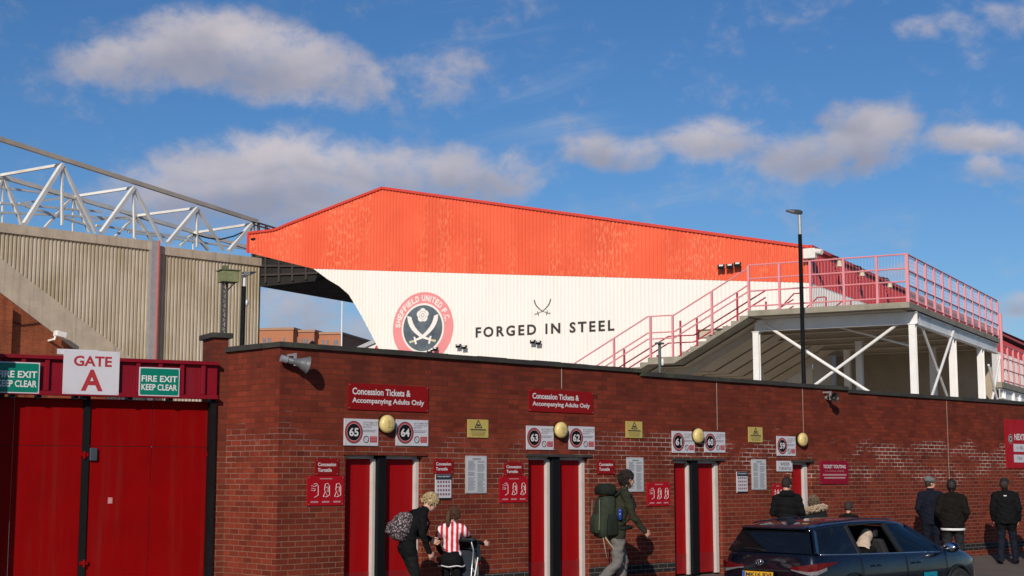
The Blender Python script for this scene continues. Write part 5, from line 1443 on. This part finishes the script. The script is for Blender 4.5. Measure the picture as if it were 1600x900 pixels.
o, HM = person(spot(1270, 1.1, -58), 'woman with blond streaked hair and a dark coat with fur trimmed hood', [C['charcoal'], C['charcoal'], C['jeans'], C['shoe'], M_skin2], stand_pose(1.46, arms='front', fw=.02), fat=1.12, head_pitch=R(-14))
M_streak = mat('hair_streaked', (.16, .11, .07), .5, var=.9, scale=45, bump=.9, bscale=120)
hair(o, HM, M_streak, lambda x, y, z: y < .055 or z > .07, 1.06, 13, rough=.012)
tufts(o, HM, M_streak, lambda x, y, z: y < .055 or z > .07, 420, .06, 14, .5)
fur = MB(); rg_ = random.Random(4); M_fur = mat('fur_trim', (.44, .33, .23), .95, var=.6, scale=40, bump=1, bscale=90)
for k in range(360):
    t = rg_.uniform(0, 1); a = R(180 * t + 180); c = Vector((.185 * math.cos(a), -.01 + .135 * math.sin(a), 1.255 + .035 * math.cos(a))); d = Vector((rg_.gauss(0, 1), rg_.gauss(0, 1), rg_.gauss(0, 1))).normalized()
    fur.tube([c, c + d * .05, c + d * .075 + Vector((0, 0, -.012))], [.022, .012, .002], 5)
fur.build('fur_trim', M_fur, o, smooth=True)

o, HM = person(spot(1324, 1.0, -70), 'child in a dark coat whose head shows above the car roof', [C['black'], C['black'], C['jeans'], C['shoe'], M_skin], stand_pose(1.31), sc=.80, fat=.76, head_pitch=R(-10))
hair(o, HM, M_hair_grey, back_hair(-.05, .05), 1.05, 17)

o, HM = person(spot(1453, .80, -58), 'man in navy coat and grey flat cap beside the man in black', [C['navy'], C['navy'], C['navy'], C['shoe'], M_skin], dict(stand_pose(1.74, arms='pockets', wide=1.0), lw=1.2), head_yaw=R(-62), fat=1.16)
hair(o, HM, M_hair_grey, back_hair(-.05, .03), 1.01, 19); cap(o, HM, mat('grey_tweed', (.13, .13, .135), .9, var=.3, scale=60), True, True)
o, HM = person(spot(1486, 1.35, -60), 'man in black hooded jacket with a white shirt hem showing, back turned', [C['brownblack'], C['brownblack'], C['darkgrey'], C['shoe'], M_skin], dict(stand_pose(1.76, arms='pockets', stance=.12, wide=1.05), hem=(0, 0, .86), lw=1.25), fat=1.30)
hair(o, HM, M_hair_black, back_hair(-.07, .05), 1.03, 23)
blob([(-.06, 1.42, .10, .04), (-.08, 1.45, .13, .055), (-.07, 1.52, .12, .05), (-.05, 1.54, .08, .03)], sq=.8).build('hood', C['brownblack'], o, smooth=True)
m_ = MB(); rings = []
for z, r in ((.80, .232), (.845, .234)): rings.append([Vector((r * math.cos(2 * math.pi * k / 24), r * .76 * math.sin(2 * math.pi * k / 24), z)) for k in range(24)])
m_.loft(rings, cap=False); q = m_.build('shirt_hem', C['white'], o, smooth=True); s_ = q.modifiers.new('thickness', 'SOLIDIFY'); s_.thickness = .008

J = stand_pose(1.74, arms='down', stance=.11, wide=1.06); J['lw'] = 1.22
J.update(an_r=(.16, .16, .09), kn_r=(.13, .13, .50), toe_r=(.20, .31, .035), an_l=(-.13, -.10, .09), toe_l=(-.16, .06, .035))
o, HM = person(spot(1569, 1.05, -62), 'man in black padded jacket, dark jeans and cap nearest the fixture board', [C['black'], C['black'], C['jeans'], C['shoe'], M_skin], J, fat=1.32, quilt=False, head_yaw=R(-20))
hair(o, HM, M_hair_grey, back_hair(-.06, .03), 1.01, 29); cap(o, HM, C['darkgrey'])
MB().box(-.03, .03, -.165, -.150, 1.395, 1.415).build('badge', C['white'], o)
J = stand_pose(1.74); J.update(el_l=(-.30, .02, 1.14), wr_l=(-.37, .10, .92))
o, HM = person(spot(1616, 1.5, 60), 'person in dark coat cut by the right edge with only an arm showing', [C['charcoal'], C['charcoal'], C['charcoal'], C['shoe'], M_skin], J, fat=1.05)
hair(o, HM, M_hair_grey, back_hair(-.06, .03), 1.03, 31)
# ------------------------------------------------------------------ dark blue estate car driving away along the kerb
def car_paint():
    m = bpy.data.materials.new('navy_car_paint'); m.use_nodes = True
    t = m.node_tree; q = G(t); b = t.nodes['Principled BSDF']; c = q.coord()
    fl = q.noise(c, 700, 1); d = q.noise(c, 3.5, 5, .6)
    q.set(b.inputs['Base Color'], q.mix(q.ramp(fl, .4, .7), (.0015, .002, .006, 1), (.003, .006, .018, 1)))
    b.inputs['Metallic'].default_value = .35; q.set(b.inputs['Roughness'], q.ramp(d, .3, .7, .22, .36))
    b.inputs['Coat Weight'].default_value = 1.0; q.set(b.inputs['Coat Roughness'], q.ramp(d, .35, .75, .03, .12))
    return m
M_car = car_paint()
M_trim = mat('car_black_trim', (.012, .012, .013), .5)
M_tyre = mat('tyre_rubber', (.018, .018, .018), .85, bump=.2)
M_alloy = mat('alloy_rim', (.45, .45, .47), .3, .9)
M_chrome = mat('chrome', (.75, .75, .78), .12, 1.0, var=.02)
M_tail = mat('tail_red', (.10, .002, .004), .12, var=.1, coat=1.0)
M_clear = mat('tail_clear', (.26, .24, .25), .15, .4, var=.25, scale=30, coat=1.0)
M_seat = mat('car_interior', (.016, .016, .018), .85)
gm = bpy.data.materials.new('tinted_glass'); gm.use_nodes = True
_t = gm.node_tree; _q = G(_t); _b = _t.nodes['Principled BSDF']
_b.inputs['Base Color'].default_value = (.004, .005, .007, 1); _b.inputs['Roughness'].default_value = .04; _b.inputs['Specular IOR Level'].default_value = .6
M_glass_dark = gm
gm2 = bpy.data.materials.new('side_glass'); gm2.use_nodes = True
_t = gm2.node_tree; _q = G(_t); _o = _t.nodes['Material Output']; _t.nodes.remove(_t.nodes['Principled BSDF'])
_tr = _q.node('ShaderNodeBsdfTransparent'); _tr.inputs[0].default_value = (.42, .45, .47, 1); _gl = _q.node('ShaderNodeBsdfGlossy'); _gl.inputs['Roughness'].default_value = .03
_fr = _q.node('ShaderNodeFresnel'); _fr.inputs[0].default_value = 1.5; _mx = _q.node('ShaderNodeMixShader')
_q.set(_mx.inputs[0], _q.m('MULTIPLY', _fr.outputs[0], 1.3, clamp=True)); _t.links.new(_tr.outputs[0], _mx.inputs[1]); _t.links.new(_gl.outputs[0], _mx.inputs[2]); _t.links.new(_mx.outputs[0], _o.inputs[0])
M_glass = gm2

CAR_Y = -3.10
car_s = WALL.at(1124, 800, CAR_Y + .86)[0]
car_m = WALL.mat4(car_s, CAR_Y, ROAD_Z) @ Matrix.Diagonal((1.07, 1.06, 1.0, 1.0))
car = empty('estate_car', car_m, 'dark navy estate car with yellow rear plate driving off beside the kerb', 'car')
zb_ = lambda x: float(np.interp(x, [0, .6, 2, 3.3, 3.6], [.985, .965, .94, .915, .91]))           # belt line
wb_ = lambda x: float(np.interp(x, [0, .15, .5, 1.2, 3.2, 3.9, 4.3, 4.5, 4.56], [.74, .81, .855, .875, .875, .85, .78, .62, .50]))
hood = lambda x: float(np.interp(x, [3.3, 3.6, 4.0, 4.3, 4.48, 4.56], [.955, .965, .895, .80, .70, .60]))
rings = []
for x in (-.02, .03, .12, .3, .6, 1.0, 1.5, 2.0, 2.5, 3.0, 3.28, 3.3, 3.5, 3.75, 4.0, 4.2, 4.38, 4.5, 4.56):
    w = wb_(max(x, 0)); zt_ = zb_(x); cab = .10 < x < 3.29
    lo_ = .24 if .3 < x < 4.2 else .30
    k = 1.0 if x > .0 else .96
    P = [(0, lo_), (w * .93, lo_), (w * 1.0 * k, .42), (w * 1.005 * k, .62), (w * .985 * k, .80), (w * .955 * k, .90 if x < 3.5 else min(.90, hood(x) - .04))]
    if cab: P += [(w * .915, zt_), (w * .85, zt_ + .002), (w * .82, zt_ - .22), (w * .4, zt_ - .26), (0, zt_ - .26)]
    elif x <= .12: P += [(w * .915, zt_), (w * .8, zt_ + .005), (w * .6, zt_ + .01), (w * .3, zt_ + .012), (0, zt_ + .012)]
    else: h = hood(x); P += [(w * .915, h - .01), (w * .84, h + .015), (w * .6, h + .035), (w * .3, h + .045), (0, h + .048)]
    dxr = (lambda z: 0)
    if x < .1:
        dxr = lambda z: float(np.interp(z, [.25, .45, .60, .66, .80, .95, 1.0], [.03, -.05, -.05, .0, .01, .05, .07]))
    R_ = [Vector((x + dxr(z), -y, z)) for y, z in P] + [Vector((x + dxr(z), y, z)) for y, z in P[-2:0:-1]]
    rings.append(R_)
bd = MB().loft(rings).build('body', M_car, car, smooth=True)
sd_ = bd.modifiers.new('round', 'SUBSURF'); sd_.levels = sd_.render_levels = 2
# roof
rz_ = lambda x: float(np.interp(x, [.22, .40, .8, 1.4, 2.0, 2.4, 2.62, 2.72], [1.355, 1.385, 1.42, 1.445, 1.442, 1.42, 1.385, 1.355]))
rw_ = lambda x: float(np.interp(x, [.22, .6, 1.4, 2.2, 2.72], [.57, .595, .615, .60, .55]))
rr = []
for x in (.22, .26, .40, .8, 1.1, 1.4, 1.8, 2.1, 2.4, 2.62, 2.72):
    w, z = rw_(x), rz_(x); top = [(w, z - .075), (w - .005, z - .035), (w * .93, z - .012), (w * .6, z + .008), (0, z + .018)]; bot = [(0, z - .045), (w * .6, z - .05), (w * .93, z - .075)]
    P = top + [(-y, zz) for y, zz in top[-2::-1]] + [(-y, zz) for y, zz in bot[::-1][:2]] + [(0, z - .045)] + [(y, zz) for y, zz in bot[1:]]
    rr.append([Vector((x, y, zz)) for y, zz in P])
rf_ = MB().loft(rr).build('roof', M_car, car, smooth=True); s_ = rf_.modifiers.new('round', 'SUBSURF'); s_.levels = s_.render_levels = 1
for sg in (-1, 1):
    MB().tube([Vector((x, sg * (rw_(x) - .045), rz_(x) + z)) for x, z in ((.42, .004), (.55, .014), (1.4, .016), (2.2, .012), (2.36, .002))], .010, 8).build('roof_rail', M_car, rf_, smooth=True)
MB().loft([[Vector((x, y, z)) for y, z in ((-.53, zz - .022), (.53, zz - .022), (.53, zz), (-.53, zz))] for x, zz in ((.15, 1.345), (.26, 1.372))]).build('spoiler', M_car, rf_, bevel=.008)
m = MB(); m.loft([[Vector((x, y * w_, rz_(.62) + z * h_)) for y, z in ((-1, 0), (1, 0), (.3, 1), (-.3, 1))] for x, w_, h_ in ((.50, .02, .09), (.58, .03, .085), (.74, .02, .02))]); m.build('aerial', M_trim, rf_)
# pillars and panes
belt = lambda x, sg, o=0: Vector((x, sg * (wb_(x) * .90 + o), zb_(x) - .005)); edge_ = lambda x, sg, o=0: Vector((x, sg * (rw_(x) - .006 + o), rz_(x) - .06))
BL = {'tail': (.14, .30), 'rearq': (1.08, 1.02), 'mid': (2.16, 1.98), 'front': (3.32, 2.66)}
for sg in (-1, 1):
    for nm, (xb, xt), w_, mm in (('rear_pillar', BL['tail'], .09, M_car), ('pillar', BL['rearq'], .07, M_trim), ('pillar', BL['mid'], .085, M_trim), ('windscreen_pillar', BL['front'], .07, M_car)):
        MB().bar(belt(xb, sg), edge_(xt, sg), w_, .05, up=(0, sg, 0)).build(nm, mm, car, bevel=.008)
    MB().tube([belt(x, sg, .012) for x in (.2, .8, 1.4, 2.2, 2.8, 3.3)], .011, 6).build('belt_trim', M_chrome if sg < 0 else M_trim, car, smooth=True)
def pane(name, pts, m, th=.006):
    a, b_, c, d = [Vector(p) for p in pts]; n = (b_ - a).cross(d - a).normalized() * th; N = 6; vs = []; fs = []
    for i in range(N + 1):
        for j in range(N + 1):
            u, v = i / N, j / N; p = a.lerp(b_, u).lerp(d.lerp(c, u), v); bow = 4 * u * (1 - u) * .012 + 4 * v * (1 - v) * .006
            vs.append(p + n.normalized() * bow)
    for i in range(N):
        for j in range(N): q = i * (N + 1) + j; fs.append((q, q + N + 1, q + N + 2, q + 1))
    o = MB().add(vs, fs).build(name, m, car, smooth=True, fix=False); return o
def P2(k, sg, db=0, dt=0): xb, xt = BL[k]; return belt(xb + db, sg), edge_(xt + dt, sg)
for sg in (-1, 1):
    a, d = P2('tail', sg, .04, .04); b_, c = P2('rearq', sg, -.03, -.03); pane('quarter_window', (a, b_, c, d) if sg < 0 else (b_, a, d, c), M_glass_dark)
    a, d = P2('rearq', sg, .03, .03); b_, c = P2('mid', sg, -.04, -.04)
    if sg > 0: pane('rear_window', (b_, a, d, c), M_glass)
    a, d = P2('mid', sg, .05, .05); b_, c = P2('front', sg, -.05, -.04); pane('front_window', (a, b_, c, d) if sg < 0 else (b_, a, d, c), M_glass)
pane('windscreen', (belt(3.34, -1), belt(3.34, 1), edge_(2.70, 1), edge_(2.70, -1)), M_glass)
hg = [Vector(p) for p in ((.062, .715, .985), (.062, -.715, .985), (.235, -.545, 1.35), (.235, .545, 1.35))]
rw = pane('tailgate_window', hg, M_glass_dark)
MB().tube([Vector((.055, .05, 1.005)), Vector((.045, .18, 1.03)), Vector((.05, .42, 1.035))], [.014, .010, .006], 6).build('wiper', M_trim, rw)
# lamps, plate, badge, bumper
for sg in (-1, 1):
    cor = [(-.035, .42), (-.03, .55), (.0, .68), (.07, .775), (.20, .845), (.40, .872)]
    top = [.800, .815, .838, .855, .868, .873]; midz = [.765, .748, .735, .750, .80, .855]; low = [.750, .720, .690, .690, .755, .845]
    for nm, A, B_, mm in (('tail_light', top, midz, M_tail), ('reversing_light', midz, low, M_clear)):
        ri = []
        for (x, y), z1, z0 in zip(cor, A, B_):
            o_ = Vector((-.02, sg * .02, 0)); p = Vector((x, sg * y, 0)); ri.append([p + o_ + Vector((0, 0, z1)), p + o_ + Vector((0, 0, z0)), p + Vector((.09, -sg * .06, z0)), p + Vector((.09, -sg * .06, z1))])
        if nm == 'reversing_light': ri = ri[:-1]
        MB().loft(ri).build(nm, mm, car)
    MB().loft([[Vector((x, sg * y, z)) for z in (.70, .60)] + [Vector((x - .08, sg * (y - .05), z)) for z in (.60, .70)] for x, y in ((4.16, .80), (4.36, .70), (4.50, .55))]).build('headlight', M_clear, car)
    # door mirror
    m = MB(); m.ell((3.22, sg * .99, .985), (.085, .125, .082), n=16, m=10); mi_ = m.build('door_mirror', M_car, car, smooth=True)
    MB().bar((3.24, sg * .84, .93), (3.24, sg * .95, .96), .05, .04).build('mirror_arm', M_trim, mi_); MB().ell((3.155, sg * .99, .985), (.03, .105, .066)).build('mirror_glass', M_chrome, mi_, smooth=True)
    for x in (1.30, 2.35):
        MB().tube([(x, sg * .882, .78), (x + .03, sg * .91, .785), (x + .17, sg * .91, .785), (x + .20, sg * .882, .78)], .013, 8).build('door_handle', M_car, car, smooth=True)
    for x in (1.06, 2.20, 3.30):
        MB().tube([(x + .02, sg * .872, .30), (x, sg * .884, .60), (x - .01, sg * .868, .80), (x, sg * .832, .91)], .004, 5).build('door_gap', M_black, car)
    for x in (.86, 3.62):
        for r0, r1, mm, nm, y0 in ((.20, .315, M_tyre, 'wheel', .10),):
            w_ = MB().ring(0, 0, r0, r1, -.105, .105, n=36); w = w_.build('wheel', M_tyre, car, Matrix.Translation((x, sg * .80, .315)), bevel=.02)
            rm = MB().ring(0, 0, .165, .205, -.10, .10, n=30)
            for k in range(5): a = 2 * math.pi * k / 5; rm.bar((.03 * math.cos(a), sg * .085, .03 * math.sin(a)), (.18 * math.cos(a), sg * .085, .18 * math.sin(a)), .05, .03, up=(0, 1, 0))
            rm.disc(0, 0, .05, .05, sg * .085 - .02, sg * .085 + .02, n=16); rm.build('rim', M_alloy, w)
        ar = MB(); ar.tube([Vector((x + .37 * math.cos(R(t)), sg * .872, .315 + .37 * math.sin(R(t)))) for t in range(-8, 189, 14)], .022, 6, cap=True); ar.build('wheel_arch', M_trim, car, smooth=True)
PX = -.062
M_plate = mat('plate_yellow', (.62, .33, .02), .4, var=.05)
pl = MB().box(-.012, 0, -.26, .26, -.056, .056).build('number_plate', M_plate, car, Matrix.Translation((PX, .11, .655)) @ Matrix.Rotation(R(6), 4, 'Y'), bevel=.003)
plm = empty('number_plate', Matrix()); plm.parent = pl; plm.matrix_local = Matrix.Translation((-.0135, 0, 0)) @ Matrix.Rotation(R(-90), 4, 'Z'); plm.name = 'plate_marking'
# lettering lies on the plate, reading from the left as seen from behind
t_ = text('lettering', 'MK16 RVJ', -.20, .235, -.038, .038, 0, M_ink, pl, .03); t_.matrix_local = plm.matrix_local.copy()
bpy.data.objects.remove(plm)
MB().box(-.0135, -.011, .212, .256, -.052, .052).build('blue_band', mat('plate_blue', (.02, .10, .42), .4), pl)
bg2 = MB(); X_ = -.030
def oval(ry, rz, cz=0, n=28, t=.006): bg2.tube([Vector((X_, .10 + ry * math.cos(2 * math.pi * k / n), .845 + cz + rz * math.sin(2 * math.pi * k / n))) for k in range(n + 1)], t, 6, cap=False)
oval(.062, .042); oval(.020, .038); oval(.044, .016, .014)
bg2.build('badge', M_chrome, car, smooth=True)
MB().box(-.085, -.02, -.60, .60, .34, .46).build('bumper_insert', M_trim, car, bevel=.02)
MB().bar((-.022, .38, .735), (-.022, -.38, .735), .02, .025).build('tailgate_grip', M_trim, car)
MB().box(2.60, 2.95, -.898, -.890, .36, .62).build('door_sticker', mat('teal_sticker', (.0, .22, .30), .4), car)
MB().box(2.72, 2.83, -.902, -.899, .47, .56).build('sticker_mark', mat('sticker_dark', (.0, .06, .10), .4), car)
# seats, dash, wheel inside
for x, ys in ((1.25, (-.38, .38)), (2.15, (-.38, .38))):
    for y in ys:
        st_ = MB(); st_.loft([[Vector((x + dx, y + yy * w, z)) for yy, dx0 in ((-1, 0), (1, 0), (1, .0), (-1, .0)) for dx in ((0,) if True else ())] for w, z in ((.23, .55), (.23, .6))])
        m = MB(); m.loft([[Vector((x - .12 * t - .05, y - w, .62 + .52 * t)), Vector((x - .12 * t - .05, y + w, .62 + .52 * t)), Vector((x - .12 * t + .07, y + w, .62 + .52 * t)), Vector((x - .12 * t + .07, y - w, .62 + .52 * t))] for t, w in ((0, .22), (.6, .23), (1, .17))])
        se = m.build('seat', M_seat, car, bevel=.03); MB().box(x - .20, x - .10, y - .11, y + .11, 1.16, 1.30).build('headrest', M_seat, se, bevel=.03)
MB().box(2.95, 3.30, -.70, .70, .70, .93).build('dashboard', M_seat, car, bevel=.03)
wh_ = MB(); wh_.tube([Matrix.Translation((2.82, -.38, .92)) @ Matrix.Rotation(R(65), 4, 'Y') @ Vector((.17 * math.cos(R(t)), .17 * math.sin(R(t)), 0)) for t in range(0, 361, 20)], .014, 6, cap=False); wh_.build('steering_wheel', M_trim, car, smooth=True)
# passenger in the open rear window
J = dict(pelvis=(0, -.05, .50), chest=(0, .0, .84), neck=(0, .06, .975), head=(0, .11, 1.10), hs=.95,
         sh_l=(-.17, .0, .92), sh_r=(.17, .0, .92), el_l=(-.23, .08, .68), el_r=(.23, .08, .68), wr_l=(-.14, .28, .62), wr_r=(.14, .28, .62),
         hip_l=(-.09, .0, .50), hip_r=(.09, .0, .50), kn_l=(-.10, .40, .54), kn_r=(.10, .40, .54), an_l=(-.10, .44, .36), an_r=(.10, .44, .36), toe_l=(-.10, .56, .32), toe_r=(.10, .56, .32))
pm = WALL.mat4(car_s, CAR_Y, ROAD_Z) @ Matrix.Translation((1.86, -.44, .05)) @ Matrix.Rotation(R(-90), 4, 'Z')
o, HM = person(pm, 'passenger in a beige headscarf sitting at the open rear car window', [C['black'], C['black'], C['black'], C['shoe'], M_skin], J, head_pitch=R(-26))
M_scarf = mat('beige_scarf', (.50, .385, .30), .85, var=.12, scale=12, bump=.5, bscale=25)
def drape(mb, H):
    rg = []
    for z, rx, ry, yo in ((.02, .097, .10, -.03), (-.06, .102, .105, -.03), (-.12, .118, .112, -.03), (-.17, .15, .13, -.03), (-.22, .19, .145, -.03)): rg.append([H @ Vector((rx * math.cos(2 * math.pi * k / 20), yo + (ry if k % 20 > 10 or z < -.1 else ry * .62) * math.sin(2 * math.pi * k / 20), z + .006 * (k % 3))) for k in range(20)])
    mb.loft(rg, cap=False)
hair(o, HM, M_scarf, lambda x, y, z: y < .062 or z > .075 or (z < -.055 and y < .09), 1.16, 3, drape, 'headscarf', rough=.002)
